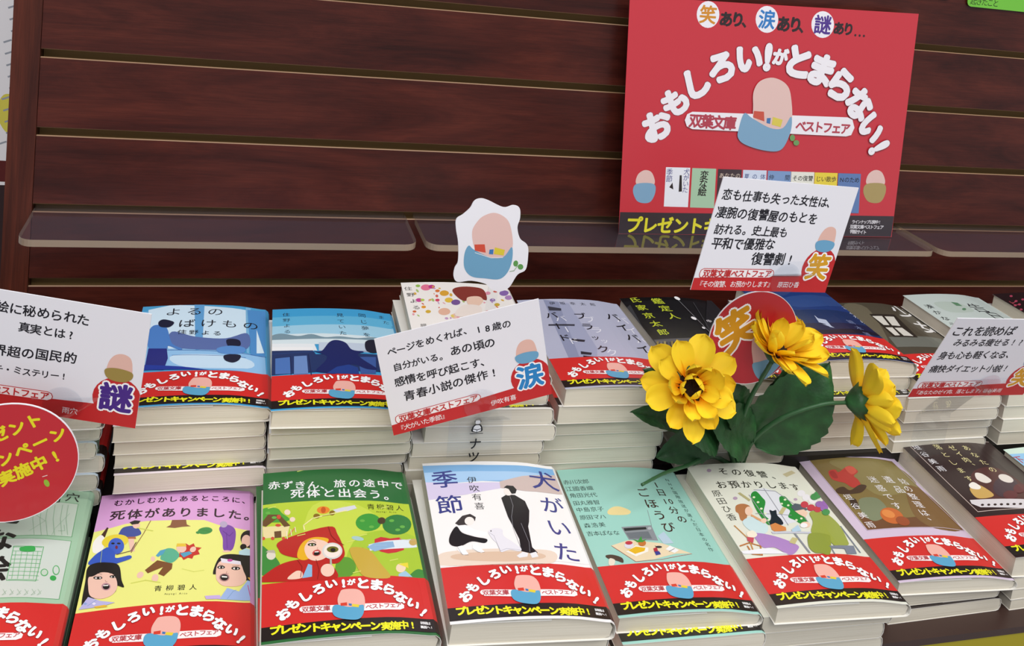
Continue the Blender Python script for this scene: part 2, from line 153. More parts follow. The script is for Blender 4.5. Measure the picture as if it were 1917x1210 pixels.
# ------------------------------------------------------------------ flat print: glyphs and shapes
ART = json.loads(r'''{"A":[["P","#c6d6c6",0,[19.5,134.7,94.7,131.0,95.7,99.6,28.9,99.3]],["P","#cfd8d0",0,[26.8,98.1,96.1,96.0,97.3,47.8,36.5,48.4]],["L","#5fa36c",0.36,[19.5,134.7,94.7,131.0,95.7,99.6,28.9,99.3,19.5,134.7]],["L","#5fa36c",0.34,[26.8,98.1,96.1,96.0,97.3,47.8,36.5,48.4,26.8,98.1]],["T","変な絵",21.1,"#1a1615",[51.8,120.7,55.2,71.7],0.035,null,0,0,1],["T","雨穴",9.5,"#1a1615",[79.0,135.2,90.2,137.1],0.01,null,0,0,0],["T","Uketsu",2.0,"#1a1615",[76.2,140.7,81.7,141.1],0,null,0,0,0],["L","#58b06a",0.34,[63.3,89.4,80.2,88.6]],["L","#58b06a",0.33,[63.8,85.9,80.6,85.1]],["L","#58b06a",0.33,[64.2,82.4,81.0,81.6]],["L","#58b06a",0.33,[64.6,78.9,81.4,78.2]],["L","#58b06a",0.33,[65.0,75.5,81.8,74.8]],["L","#58b06a",0.33,[65.4,72.1,82.2,71.5]],["L","#58b06a",0.33,[65.8,68.8,82.5,68.1]],["L","#58b06a",0.32,[66.2,65.5,82.9,64.9]],["L","#58b06a",0.32,[66.6,62.2,83.3,61.6]],["L","#58b06a",0.34,[63.6,90.0,65.8,61.5,82.0,60.7,81.0,89.2,63.6,90.0]],["P","#3aa850",1,[67.7,88.6,75.0,89.6,76.3,85.2,69.2,85.1]],["L","#7abf86",0.25,[65.8,85.5,68.4,62.5]],["L","#7abf86",0.25,[69.2,85.3,71.6,62.4]],["L","#7abf86",0.25,[72.5,85.2,74.8,62.3]],["L","#7abf86",0.25,[75.9,85.2,78.0,62.3]],["L","#7abf86",0.25,[78.4,85.3,80.4,62.4]],["E","#58b06a",[85.4,68.0,2.1,0.2,0.6,-3.0]],["E","#c6d6c6",[85.4,68.0,1.6,0.2,0.4,-2.3]],["E","#3aa850",[91.1,63.9,1.8,0.1,0.4,-2.1]],["E","#58b06a",[91.6,70.4,2.0,0.2,0.7,-4.0]],["E","#cfd8d0",[91.6,70.4,1.5,0.1,0.6,-3.2]],["L","#9dbfa2",0.27,[69.4,126.8,69.0,119.7,77.4,112.8,69.7,103.4]],["L","#9dbfa2",0.27,[91.0,121.2,84.7,106.6,83.5,98.5]],["L","#9dbfa2",0.35,[89.4,109.9,90.7,104.7,86.8,104.1]],["L","#9dbfa2",0.27,[68.3,127.5,69.7,114.2,73.5,99.3]],["L","#9dbfa2",0.27,[72.8,127.4,74.0,114.1,77.7,99.4]],["L","#9dbfa2",0.27,[76.4,127.5,77.5,114.2,81.2,99.6]],["L","#9dbfa2",0.27,[80.8,127.8,81.9,114.5,85.4,100.0]],["L","#9dbfa2",0.27,[85.3,128.3,86.3,115.0,89.7,100.5]],["L","#9dbfa2",0.27,[88.8,128.8,89.7,115.5,93.1,100.9]],["L","#a9c0ab",0.32,[65.4,54.7,67.7,51.2,66.0,50.2,67.6,53.5]],["L","#a9c0ab",0.32,[69.4,54.5,71.7,51.0,70.0,50.0,71.6,53.2]],["L","#a9c0ab",0.32,[73.3,54.3,75.6,50.9,73.9,49.8,75.5,53.1]],["L","#a9c0ab",0.32,[77.3,54.3,79.6,50.9,77.8,49.8,79.5,53.2]],["L","#a9c0ab",0.32,[81.2,54.4,83.5,51.1,81.7,49.9,83.4,53.4]],["L","#a9c0ab",0.32,[84.4,54.6,86.6,51.4,84.9,50.1,86.6,53.6]]],
"B":[["P","#ecec86",0,[-3.8,111.0,-0.4,112.0,10.1,114.3,18.8,116.8,31.5,117.7,50.2,116.7,69.3,115.7,79.0,111.1,90.7,109.3,107.3,106.3,106.3,34.1,-1.2,43.2]],["T","むかしむかしあるところに、",6.4,"#2a1222",[12.0,138.6,97.5,137.6],0.025,null,0,0,0],["T","死体がありました。",9.9,"#2a1222",[12.9,126.2,100.7,122.1],0.03,null,0,0,0],["T","青柳碧人",4.8,"#1a1615",[44.8,56.6,65.4,55.9],0.01,null,0,0,0],["T","Aoyagi Aito",2.0,"#1a1615",[49.5,51.8,61.8,51.2],0,null,0,0,0],["P","#8a5a3c",0,[45.2,110.1,47.8,112.0,48.5,116.9,57.6,116.5,58.3,111.9,61.0,109.9,55.4,109.7,50.8,108.9]],["E","#3f8f48",[70.5,105.3,4.7,0.6,0.3,-3.3]],["E","#3f8f48",[65.9,103.6,1.3,-0.1,0.1,-1.2]],["P","#3d4f9a",1,[16.1,109.2,18.3,113.7,25.6,113.5,30.0,105.7,23.9,103.6,16.5,106.4]],["E","#efc4b2",[25.9,114.8,2.4,-0.3,0.4,-3.7]],["P","#1a1615",0,[21.4,117.8,24.5,119.3,28.3,118.2,27.2,115.5,23.1,115.3]],["P","#b06a48",0,[21.2,104.1,26.7,103.5,27.3,101.4,22.4,101.5]],["P","#efc4b2",0,[22.3,102.1,26.0,101.6,27.7,90.2,25.1,89.9]],["L","#8a5a3c",0.47,[34.8,117.6,31.4,105.5,25.6,89.2]],["P","#4a3228",0,[4.7,107.8,7.7,115.4,8.7,114.6,7.6,105.9]],["P","#f4f0ea",1,[1.1,102.4,4.6,108.5,7.9,103.9,7.6,93.5,2.5,93.1]],["E","#e8d23c",[14.5,101.2,8.0,0.4,1.4,-6.2]],["E","#3d5fc4",[15.7,96.6,4.9,-0.8,0.9,-7.4]],["P","#3458bd",1,[1.5,82.6,3.1,89.2,7.5,94.1,11.2,96.1,15.8,90.8,16.9,85.7,25.0,86.7,26.0,83.8,19.6,81.3,14.6,80.2]],["E","#1a1615",[13.4,99.2,1.1,-0.2,0.1,-0.8]],["E","#1a1615",[17.0,98.6,1.1,-0.2,0.1,-0.8]],["E","#7a2030",[16.1,95.2,0.8,-0.1,0.2,-1.6]],["L","#5a3a3a",0.54,[16.9,88.6,25.4,90.5,27.7,98.0]],["P","#7d4aa8",1,[79.6,106.6,81.0,110.2,86.3,111.5,90.6,105.8,88.9,89.2,83.0,87.8,82.1,98.5]],["E","#b8a8c8",[82.4,111.8,2.5,0.3,0.1,-3.1]],["E","#efc4b2",[84.9,86.7,2.6,0.3,0.0,-0.9]],["E","#1a1615",[99.7,99.3,5.9,-0.5,-0.0,-8.4]],["E","#efc4b2",[97.6,97.6,3.1,0.3,0.0,-5.7]],["E","#1a1615",[95.7,91.9,2.1,0.3,0.0,-2.7]],["P","#bfe0ea",0,[92.9,87.6,97.6,90.8,107.0,86.5,107.0,82.5,92.9,83.6]],["E","#c02838",[102.4,104.7,2.4,-0.2,-0.0,-3.9]],["P","#c62f24",0,[54.1,82.0,56.0,87.0,54.5,89.7,57.8,90.2,58.7,94.1,61.1,91.9,63.8,93.8,64.9,90.4,69.0,89.5,66.9,87.0,68.1,83.7,64.4,82.6,63.6,79.8,60.9,80.9,58.3,79.1,56.8,81.8]],["P","#58b08e",1,[43.9,82.3,46.4,89.8,51.8,89.3,55.5,83.2,51.3,77.2,45.9,79.6]],["P","#4f9fc0",0,[41.0,84.5,43.3,88.8,46.8,89.8,45.4,85.4,42.5,83.1]],["P","#4f9fc0",0,[55.7,85.1,61.4,86.6,63.4,84.6,58.2,81.4]],["E","#efc4b2",[39.5,81.9,1.4,-0.2,0.2,-2.3]],["E","#efc4b2",[63.6,88.1,1.7,1.4,0.9,-2.1]],["E","#efc4b2",[56.3,89.6,3.1,-0.2,0.3,-3.9]],["P","#e8c23c",0,[53.0,91.2,53.3,94.1,58.7,93.7,59.4,91.0]],["P","#7a4a24",0,[35.6,72.7,42.3,80.3,51.8,76.5,51.7,72.1,47.4,66.2,43.8,68.6,46.3,74.1,37.6,69.7]],["E","#efc4b2",[33.2,69.1,1.5,1.8,1.3,-2.0]],["E","#efc4b2",[42.3,65.2,1.9,-1.1,-0.5,-3.1]],["P","#1a1615",1,[1.6,68.7,1.1,79.6,4.8,83.2,12.6,82.5,19.5,78.8,22.7,66.1,24.8,59.9,20.4,61.8,19.4,56.2,5.2,53.0,2.4,50.2]],["P","#efc4b2",1,[3.0,71.4,5.6,72.1,10.3,74.5,17.5,71.2,20.8,61.7,18.8,54.9,12.5,52.8,6.3,56.2,3.8,64.7]],["E","#1a1615",[8.5,70.2,2.7,-0.5,0.2,-1.3]],["E","#d6b0a4",[8.3,71.6,2.6,-0.5,0.1,-0.6]],["E","#1a1615",[17.2,69.7,1.9,-0.3,0.2,-1.2]],["E","#c0909a",[14.3,62.1,2.7,-0.5,0.4,-3.1]],["E","#1a1615",[14.4,61.9,1.9,0.1,0.6,-2.2]],["P","#b9b6e2",0,[1.4,46.5,5.2,55.5,12.8,51.1,21.2,48.5,13.4,46.5]],["P","#e6b93a",0,[9.3,47.3,15.7,47.6,17.5,45.8,11.1,45.9]],["P","#1a1615",1,[76.9,67.1,80.0,79.8,85.4,83.9,96.6,84.1,106.9,81.2,106.7,62.2,98.5,62.1,93.1,64.0,80.4,66.0]],["P","#efc4b2",1,[78.8,64.7,79.2,73.4,82.8,78.0,92.9,77.2,96.0,69.9,97.6,62.6,93.1,57.3,84.2,56.5,80.1,59.9]],["P","#e8e2ee",0,[81.3,79.9,93.9,78.3,94.4,75.4,81.9,76.1]],["E","#c850a0",[87.2,78.5,1.7,0.2,0.0,-1.2]],["E","#1a1615",[81.8,72.0,2.4,0.2,0.0,-1.4]],["E","#1a1615",[91.0,71.9,2.8,0.2,0.0,-1.5]],["E","#b98888",[84.0,63.5,3.2,0.3,0.1,-3.4]],["E","#1a1615",[84.0,63.5,2.5,0.2,0.1,-2.6]],["P","#9fb8e6",0,[81.4,45.5,86.0,54.9,93.2,52.6,98.5,62.1,106.6,57.4,106.5,45.5]],["P","#c9b0e4",0,[72.7,48.0,81.8,48.7,82.3,45.6,73.6,45.4]],["P","#e0b040",0,[98.5,64.6,106.7,64.7,106.7,61.0,99.9,62.3]],["E","#f4ece8",[8.6,70.0,1.9,-0.3,0.1,-0.7]],["E","#1a1615",[8.7,70.0,0.8,-0.1,0.2,-1.1]],["E","#f4ece8",[17.3,69.4,1.3,-0.2,0.1,-0.6]],["E","#1a1615",[17.4,69.4,0.6,-0.1,0.1,-0.9]],["L","#8a4a50",0.17,[13.1,67.5,13.8,65.9,14.6,66.1]],["P","#f2ece8",0,[12.5,63.5,15.6,63.2,15.5,62.3,12.8,62.6]],["L","#3a2a2a",0.26,[5.4,73.7,7.6,74.3,10.5,72.8]],["L","#3a2a2a",0.26,[14.9,72.7,16.9,72.9,18.8,71.3]],["E","#f4ece8",[81.8,71.8,1.5,0.1,0.0,-0.8]],["E","#1a1615",[81.9,71.8,0.7,0.1,0.0,-1.0]],["E","#f4ece8",[91.0,71.7,1.8,0.1,0.0,-0.9]],["E","#1a1615",[91.2,71.7,0.8,0.1,0.0,-1.1]],["L","#8a4a50",0.18,[85.5,68.8,85.0,66.9,86.8,67.0]],["P","#f2ece8",0,[82.4,64.6,85.8,64.5,85.7,63.3,82.4,63.4]],["L","#3a2a2a",0.27,[80.1,74.1,82.9,73.6]],["L","#3a2a2a",0.28,[88.8,73.7,93.0,74.4]],["L","#7ea0cc",0.34,[5.9,48.5,10.2,52.1]],["L","#7ea0cc",0.35,[86.2,46.1,89.6,52.3,91.4,53.6]],["L","#c24b86",0.46,[98.6,57.9,100.3,47.4]],["P","#8fa8d8",0,[3.2,50.6,4.2,51.5,5.7,50.2,4.6,49.3]],["P","#e6e2f4",0,[8.1,49.7,9.2,50.6,10.6,49.3,9.5,48.3]],["L","#b8c860",0.27,[7.6,93.5,8.2,83.2]],["L","#d8dc6c",0.69,[28.6,62.8,36.9,64.1,45.7,61.2]],["L","#d8dc6c",0.71,[57.9,71.6,65.1,68.7,71.3,69.6]],["L","#d8dc6c",0.75,[26.7,111.7,37.1,107.5]],["L","#8c5a3a",0.19,[48.4,116.2,49.8,110.7]],["L","#8c5a3a",0.19,[51.7,116.2,52.8,110.2]],["L","#2f7a3c",0.28,[67.8,106.5,73.5,104.3]],["L","#5a2f88",0.29,[84.5,104.3,85.3,89.4]],["L","#5a2f88",0.29,[82.1,105.4,86.5,101.0,88.8,104.8]]],
"C":[["P","#b9cf3a",0,[-2.7,114.8,10.5,115.4,33.2,114.9,64.9,113.5,100.5,113.0,104.2,40.7,-1.8,43.6]],["P","#c8d94e",1,[33.0,110.3,64.4,108.5,82.3,79.2,49.6,52.2,26.4,67.7]],["P","#a9c838",1,[61.7,78.8,98.5,81.6,100.7,43.5,52.8,44.3]],["T","赤ずきん、",8.7,"#f2f0f4",[7.5,134.2,43.0,130.5],0.02,null,0,0,0],["T","旅の途中で",8.9,"#f2f0f4",[52.8,131.7,94.2,132.5],0.02,null,0,0,0],["T","死体と出会う。",9.8,"#f2f0f4",[23.1,123.6,87.4,119.7],0.022,null,0,0,0],["T","青柳碧人",5.8,"#1a1615",[72.3,107.2,92.6,108.1],0.005,null,0,0,0],["T","Aoyagi Aito",2.0,"#1a1615",[76.1,102.4,89.2,103.4],0,null,0,0,0],["P","#4f9f38",1,[-1.6,108.7,2.4,112.0,9.5,110.2,12.5,105.2,17.4,98.5,11.4,96.4,-1.5,99.7]],["P","#3f8a3c",1,[-1.0,75.7,3.5,72.4,9.2,63.5,10.1,56.9,-0.8,52.2]],["E","#3f9a3c",[69.1,91.7,8.6,0.2,-0.9,-8.5]],["E","#2f7d3c",[88.6,91.1,10.2,1.6,-1.3,-9.9]],["E","#4a3a28",[78.2,93.5,2.8,0.3,-0.4,-3.3]],["P","#3f8a3c",1,[91.1,46.3,96.9,51.6,102.5,48.6,101.6,42.8,90.7,43.7]],["P","#5f9a34",1,[46.2,59.0,54.0,59.8,57.2,51.8,52.8,44.3,44.3,45.0]],["P","#ead9a0",0,[0.0,93.8,17.3,92.7,15.6,82.9,0.6,83.1]],["P","#6a4a2a",0,[-1.5,96.1,3.4,105.0,10.9,103.9,17.8,92.3,13.8,91.7,9.4,100.4,2.0,93.5]],["P","#6a4a2a",0,[7.4,88.4,11.8,88.4,11.9,82.3,7.6,82.4]],["E","#d04838",[10.4,101.7,1.4,-0.2,-0.0,-2.1]],["E","#d04838",[9.9,93.8,1.8,-0.3,-0.0,-1.3]],["E","#f0d8c0",[16.0,105.4,2.0,-0.3,-0.0,-2.7]],["E","#f0d8c0",[19.2,98.0,1.8,-0.2,-0.1,-2.3]],["E","#d05038",[0.6,83.1,1.1,-0.2,0.0,-1.5]],["E","#d05038",[6.4,82.2,1.1,-0.2,-0.0,-1.5]],["E","#d05038",[13.2,81.2,1.1,-0.2,-0.0,-1.5]],["L","#e07050",0.69,[16.1,82.9,20.7,90.1]],["E","#e8862c",[39.8,105.0,4.3,-0.3,-0.2,-3.6]],["E","#c8541c",[39.8,105.0,1.6,-0.1,-0.2,-3.0]],["E","#8a6a20",[35.1,99.4,2.2,-0.2,-0.1,-2.4]],["E","#8a6a20",[45.5,101.6,1.9,-0.1,-0.2,-2.4]],["P","#d8d8e0",0,[46.2,104.6,52.6,106.5,61.2,108.6,62.5,105.4,55.5,102.6,48.1,102.1]],["L","#f0e8a0",0.9,[26.6,87.1,26.2,91.5,32.5,97.4,55.5,103.3]],["P","#b9241f",1,[10.2,71.3,11.7,79.3,42.2,88.7,47.7,80.9,51.1,65.4,49.1,58.8,44.0,55.3,30.9,59.2,25.2,61.2,13.9,66.1]],["P","#b9241f",1,[-0.9,49.1,10.1,58.2,21.4,61.1,32.8,60.3,42.0,54.1,45.1,43.6,30.1,42.7,-0.7,46.0]],["P","#e8b020",1,[21.5,63.0,22.6,70.9,26.7,77.3,33.7,79.5,41.5,77.1,39.2,71.8,33.0,64.3,26.1,60.1]],["P","#f3ccb8",1,[26.0,70.5,29.6,76.9,35.5,77.0,41.2,72.9,41.7,64.7,37.6,59.8,31.8,58.8,27.6,62.2]],["E","#1a1615",[30.9,72.9,2.7,-0.3,-0.1,-1.4]],["E","#c44a48",[33.5,65.3,2.7,0.4,0.2,-2.7]],["E","#1a1615",[33.5,64.7,1.9,0.3,0.1,-1.6]],["E","#d8d8d4",[43.3,66.2,6.4,-0.5,-0.5,-7.2]],["E","#f6e6dc",[43.3,66.2,5.3,-0.4,-0.4,-5.9]],["E","#6a6a20",[43.6,67.3,3.7,-0.3,-0.2,-2.7]],["E","#1a1615",[43.8,66.7,1.6,-0.1,-0.1,-1.7]],["L","#b0b8b0",1.15,[41.9,59.4,41.8,54.1]],["E","#f3ccb8",[39.4,49.9,4.2,-0.4,-0.3,-5.3]],["P","#8ab8dc",0,[23.8,45.4,27.9,56.7,30.2,55.4,29.8,45.9]],["P","#f3ccb8",1,[15.0,46.0,20.2,51.6,23.9,50.4,23.3,45.5]],["P","#c8303a",0,[71.5,75.7,75.9,78.0,82.0,77.0,88.6,78.9,91.1,74.7,90.1,67.6,84.5,64.7,79.2,63.2,74.3,64.6,70.7,68.0]],["P","#dfe8f0",0,[67.0,70.9,79.6,74.7,99.1,78.8,99.5,71.0,78.7,66.9,67.4,65.4]],["P","#8fb4d8",0,[65.8,68.8,71.2,72.2,83.7,74.4,84.1,69.5,70.3,64.6]],["P","#1a1615",0,[56.4,65.1,62.7,68.2,66.5,66.1,60.1,61.5]],["E","#c8a860",[97.6,75.6,3.0,0.4,-0.5,-3.2]],["P","#9fc8e0",0,[64.5,46.3,71.9,51.9,72.1,49.3,67.4,46.4]],["E","#f0d8b8",[85.8,51.5,3.3,0.5,-0.6,-4.0]],["P","#e8d840",0,[84.2,54.6,91.1,56.6,90.8,51.5,89.0,52.6]],["P","#9fc8e0",0,[83.5,46.0,88.5,49.2,92.3,44.5,83.3,44.0]],["E","#a8c8c8",[60.5,76.7,3.9,-1.1,-0.4,-1.9]],["E","#e0d8c8",[5.4,67.4,2.8,-0.4,0.0,-3.7]],["P","#b8b0a0",0,[2.1,70.6,8.3,68.9,7.3,71.8,3.5,72.1]],["P","#c8a840",1,[54.7,67.9,66.5,66.1,73.1,53.9,77.6,42.4,62.2,43.2,57.4,53.1]],["L","#8a1a18",0.4,[42.1,88.2,43.6,79.7,47.2,73.9,51.0,70.8]],["L","#8a1a18",0.38,[21.4,60.7,24.1,54.9,22.9,46.1]],["L","#8a1a18",0.38,[32.8,59.6,34.3,51.0,33.0,43.6]],["E","#f6f0ea",[30.9,72.6,1.6,-0.2,-0.0,-0.8]],["E","#4a5a20",[31.0,72.6,0.8,-0.1,-0.0,-1.0]],["L","#5a3020",0.29,[28.8,75.6,31.4,76.4,33.5,74.4]],["L","#c08070",0.19,[34.4,70.2,33.9,68.2,35.1,67.8]],["P","#f2ece8",0,[32.3,66.5,34.8,66.5,34.6,65.6,32.3,65.7]],["L","#f8f0e0",0.39,[15.6,80.1,15.1,87.2]],["L","#f8f0e0",0.39,[18.3,82.8,17.8,88.8]],["L","#f8f0e0",0.4,[21.1,85.6,20.6,90.4]],["L","#d6e070",0.72,[3.4,111.1,8.5,112.2]],["L","#d6e070",0.76,[23.7,147.1,29.2,148.6]],["L","#d6e070",0.71,[61.7,78.8,66.9,80.3]],["L","#d6e070",0.7,[53.2,73.5,58.3,74.9]],["L","#d6e070",0.71,[79.4,56.8,84.8,58.9]],["L","#d6e070",0.73,[49.4,105.9,54.8,107.5]],["L","#d6e070",0.77,[79.1,105.8,84.9,108.4]],["L","#d6e070",0.69,[22.0,82.1,26.9,83.1]],["L","#d6e070",0.67,[54.9,46.7,59.8,48.0]],["E","#66b04a",[65.1,93.2,1.7,-0.0,-0.1,-1.3]],["E","#66b04a",[70.7,87.2,1.7,0.0,-0.1,-1.3]],["E","#66b04a",[85.3,94.3,1.8,0.3,-0.2,-1.4]],["E","#66b04a",[92.1,89.4,1.8,0.2,-0.2,-1.4]],["E","#66b04a",[88.4,85.9,1.8,0.3,-0.2,-1.3]],["E","#66b04a",[3.4,106.5,1.6,-0.2,0.0,-1.4]],["E","#66b04a",[7.4,101.4,1.6,-0.2,-0.0,-1.3]],["L","#c8b890",0.33,[88.3,77.2,98.9,77.3]],["L","#a8c8e4",0.3,[70.9,70.1,79.1,70.4]],["L","#6a4a2a",0.31,[38.7,98.8,44.9,100.1]]],
"D":[["P","#7fb2e0",0,[-2.2,145.4,48.7,143.6,102.2,144.7,102.2,135.5,73.1,131.7,54.7,124.7,26.6,126.2,1.0,129.3]],["P","#a9cdf0",0,[-2.2,137.4,49.7,136.3,102.1,137.3,100.9,128.2,-0.3,123.3]],["P","#d8cdea",0,[-1.0,126.8,23.9,123.8,54.5,123.8,52.6,114.2,24.3,110.9,-1.6,107.3]],["P","#cdb9b4",0,[54.1,124.6,73.1,131.7,102.9,138.2,101.9,115.9,71.7,114.8,53.3,117.6]],["P","#f6f3f2",0,[-1.6,107.3,25.3,110.5,53.1,116.8,71.6,114.3,101.6,115.0,103.3,47.1,-1.2,44.9]],["P","#e9d7c6",1,[0.1,55.1,14.0,57.8,56.3,56.9,77.6,54.8,72.7,44.5,42.7,43.2,-0.0,46.2]],["P","#dcbfa6",1,[9.2,54.1,29.2,55.1,65.2,53.4,68.3,48.6,43.2,45.9,12.7,49.6]],["T","季節",19.7,"#343a86",[14.2,128.9,13.9,101.9],0.012,null,0,0,1],["T","伊吹有喜",7.5,"#22242a",[33.8,126.7,34.5,98.7],0,null,0,0,1],["T","犬",22.5,"#343a86",[88.6,129.1,88.6,129.1],0.01,null,0,0,0],["T","がいた",18.4,"#343a86",[88.4,102.2,86.3,56.1],0.01,null,0,0,1],["P","#15161c",0,[51.7,106.6,56.5,110.3,62.3,109.8,68.5,103.6,69.4,93.8,66.6,82.6,64.9,77.9,63.1,58.4,65.8,53.5,61.7,52.4,54.7,54.8,56.0,65.7,54.2,77.7,52.6,87.1,52.2,95.1]],["P","#15161c",0,[52.6,87.1,66.6,82.6,58.9,68.7,54.6,79.3]],["E","#f4ece6",[58.6,113.8,3.6,0.1,-1.0,-4.8]],["P","#15161c",0,[55.9,117.7,58.5,120.0,63.2,119.6,65.0,115.4,63.2,111.5,60.2,110.9,59.1,116.0]],["P","#ececf0",0,[50.8,50.6,55.6,54.1,59.1,53.0,57.9,49.8,52.3,48.8]],["P","#ececf0",0,[60.2,52.7,64.8,54.2,65.4,49.9,60.8,48.7]],["L","#9a9aa2",0.24,[58.4,108.3,58.6,98.4,55.1,87.1,53.9,76.2,55.2,56.9]],["L","#9a9aa2",0.23,[60.5,80.9,62.0,62.8,60.5,54.1]],["P","#3a3436",0,[15.0,82.8,21.0,89.7,26.7,91.2,30.1,87.8,28.9,84.0,25.7,85.0,23.9,80.5,17.4,80.3]],["E","#f6efea",[25.1,84.2,3.3,-0.2,-0.6,-4.0]],["P","#faf8f8",0,[16.3,80.4,21.8,80.7,27.5,75.7,35.5,72.2,33.9,69.3,26.3,69.0,19.5,73.3,15.7,76.6]],["P","#15161c",1,[15.6,79.7,18.5,73.4,26.3,69.0,33.9,66.3,31.7,62.8,23.5,64.9,15.5,61.2,9.9,62.5,8.6,67.0,11.1,74.1]],["P","#faf8f8",0,[12.8,60.8,16.7,61.8,19.6,53.8,16.3,53.1,12.9,57.9]],["P","#faf8f8",0,[23.5,62.0,26.2,62.2,30.3,55.0,28.0,54.1,22.8,57.7]],["L","#8a8a90",0.21,[13.3,60.7,15.4,53.7,19.3,53.1]],["L","#8a8a90",0.21,[23.0,58.4,26.1,55.0,30.2,54.5]],["P","#e8e6ee",1,[36.3,73.6,40.6,76.1,45.9,74.8,45.8,68.8,51.0,62.8,55.2,56.9,53.5,54.4,47.4,55.9,42.8,54.3,40.8,54.7,40.0,61.6,37.6,66.1,36.3,70.6]],["L","#a8a6b2",0.22,[36.6,72.1,39.3,69.0,40.0,61.6,40.9,55.1,45.5,57.1,54.9,55.5]],["E","#1a1615",[38.0,73.5,0.4,-0.0,-0.1,-0.6]]],
"E":[["T","赤川次郎",5.6,"#20302e",[3.7,132.9,19.3,132.3],0,null,0,0,0],["T","江國香織",5.6,"#20302e",[3.5,125.1,20.2,124.3],0,null,0,0,0],["T","角田光代",5.5,"#20302e",[4.4,117.3,20.6,116.5],0,null,0,0,0],["T","田丸雅智",5.4,"#20302e",[4.5,108.7,20.3,108.0],0,null,0,0,0],["T","中島京子",5.4,"#20302e",[4.7,101.3,20.9,100.5],0,null,0,0,0],["T","原田マハ",5.3,"#20302e",[4.9,92.9,19.9,92.2],0,null,0,0,0],["T","森浩美",5.3,"#20302e",[5.4,84.3,16.6,84.0],0,null,0,0,0],["T","吉本ばなな",5.2,"#20302e",[4.8,76.1,24.5,74.8],0,null,0,0,0],["T","1",8.7,"#3a1c12",[76.7,127.3,76.7,127.3],0.012,null,0,0,0],["T","日",8.6,"#3a1c12",[77.3,118.2,77.3,118.2],0.012,null,0,0,0],["T","10",7.8,"#3a1c12",[76.3,107.8,81.3,108.4],0.012,null,0,0,0],["T","分",8.5,"#3a1c12",[79.5,98.1,79.5,98.1],0.012,null,0,0,0],["T","の",8.6,"#3a1c12",[82.2,88.6,82.2,88.6],0.012,null,0,0,0],["T","ごほうび",11.2,"#3a1c12",[61.6,117.4,66.9,78.9],0.012,null,0,0,1],["T","NHK国際放送が選んだ日本の名作",4.3,"#20302e",[89.9,135.4,92.1,58.5],0,null,0,0,1],["P","#eed99a",1,[25.8,97.8,31.1,101.6,37.3,101.6,43.5,96.6,40.3,92.9,31.7,92.8,25.4,94.0]],["P","#8d9298",0,[30.2,80.1,54.1,80.8,53.2,64.9,31.4,67.0]],["P","#2a2c2e",0,[31.5,78.7,49.1,79.0,48.8,76.6,31.4,75.8]],["L","#8d9298",0.37,[54.1,80.2,57.5,97.2]],["E","#b8bcc0",[51.4,77.6,1.5,-0.0,-0.6,-1.4]],["P","#6f757c",0,[31.5,73.9,49.2,74.5,49.3,67.0,32.4,68.0]],["P","#ead8b4",0,[16.6,62.6,30.7,66.6,55.1,62.2,73.8,52.0,61.6,51.9,43.1,47.1,28.9,46.1]],["L","#b02a20",0.34,[16.5,62.3,28.7,45.7,48.7,46.6,73.7,51.7]],["P","#e8b820",0,[26.2,57.1,32.8,59.8,40.6,58.7,39.9,55.2,31.2,52.4,27.1,53.7]],["P","#f6f2e8",0,[24.9,55.7,34.4,60.9,42.8,58.1,41.3,54.4,30.5,50.4]],["P","#e8b820",0,[27.0,56.7,34.0,59.7,40.6,58.0,38.7,55.1,30.8,52.8]],["E","#c87838",[39.9,62.8,2.9,-0.2,-1.2,-3.0]],["P","#3f9a3c",0,[34.4,67.1,37.8,65.3,41.9,69.7,40.9,65.4,44.8,66.4,40.7,63.6,36.7,63.8]],["E","#e0dce8",[29.3,61.3,3.4,-0.3,-1.1,-2.9]],["E","#c03848",[30.1,63.6,2.7,-0.2,-0.7,-1.8]],["P","#2a2a30",0,[48.3,60.1,52.1,57.7,48.9,58.6]],["E","#2a2a30",[51.0,58.5,2.4,-0.1,-0.4,-1.1]],["P","#b02a38",0,[46.2,57.1,49.3,58.2,48.8,54.0,45.6,53.4]],["P","#303890",0,[45.9,54.1,49.5,54.3,49.7,51.3,45.6,50.4]],["P","#f4f4f4",0,[55.2,56.1,60.1,59.8,65.4,55.2,60.6,52.5]],["L","#1a1615",0.35,[57.0,53.8,62.4,56.7]],["P","#b8d0e0",0,[54.4,69.3,61.2,74.0,64.1,62.1,56.0,61.4]],["P","#4a3a2e",1,[9.3,53.7,14.5,53.8,20.1,50.3,19.4,45.7,15.8,47.8,10.0,50.7]],["P","#e8e0cc",1,[11.1,50.6,14.4,48.7,11.7,44.0,8.7,45.1]]],
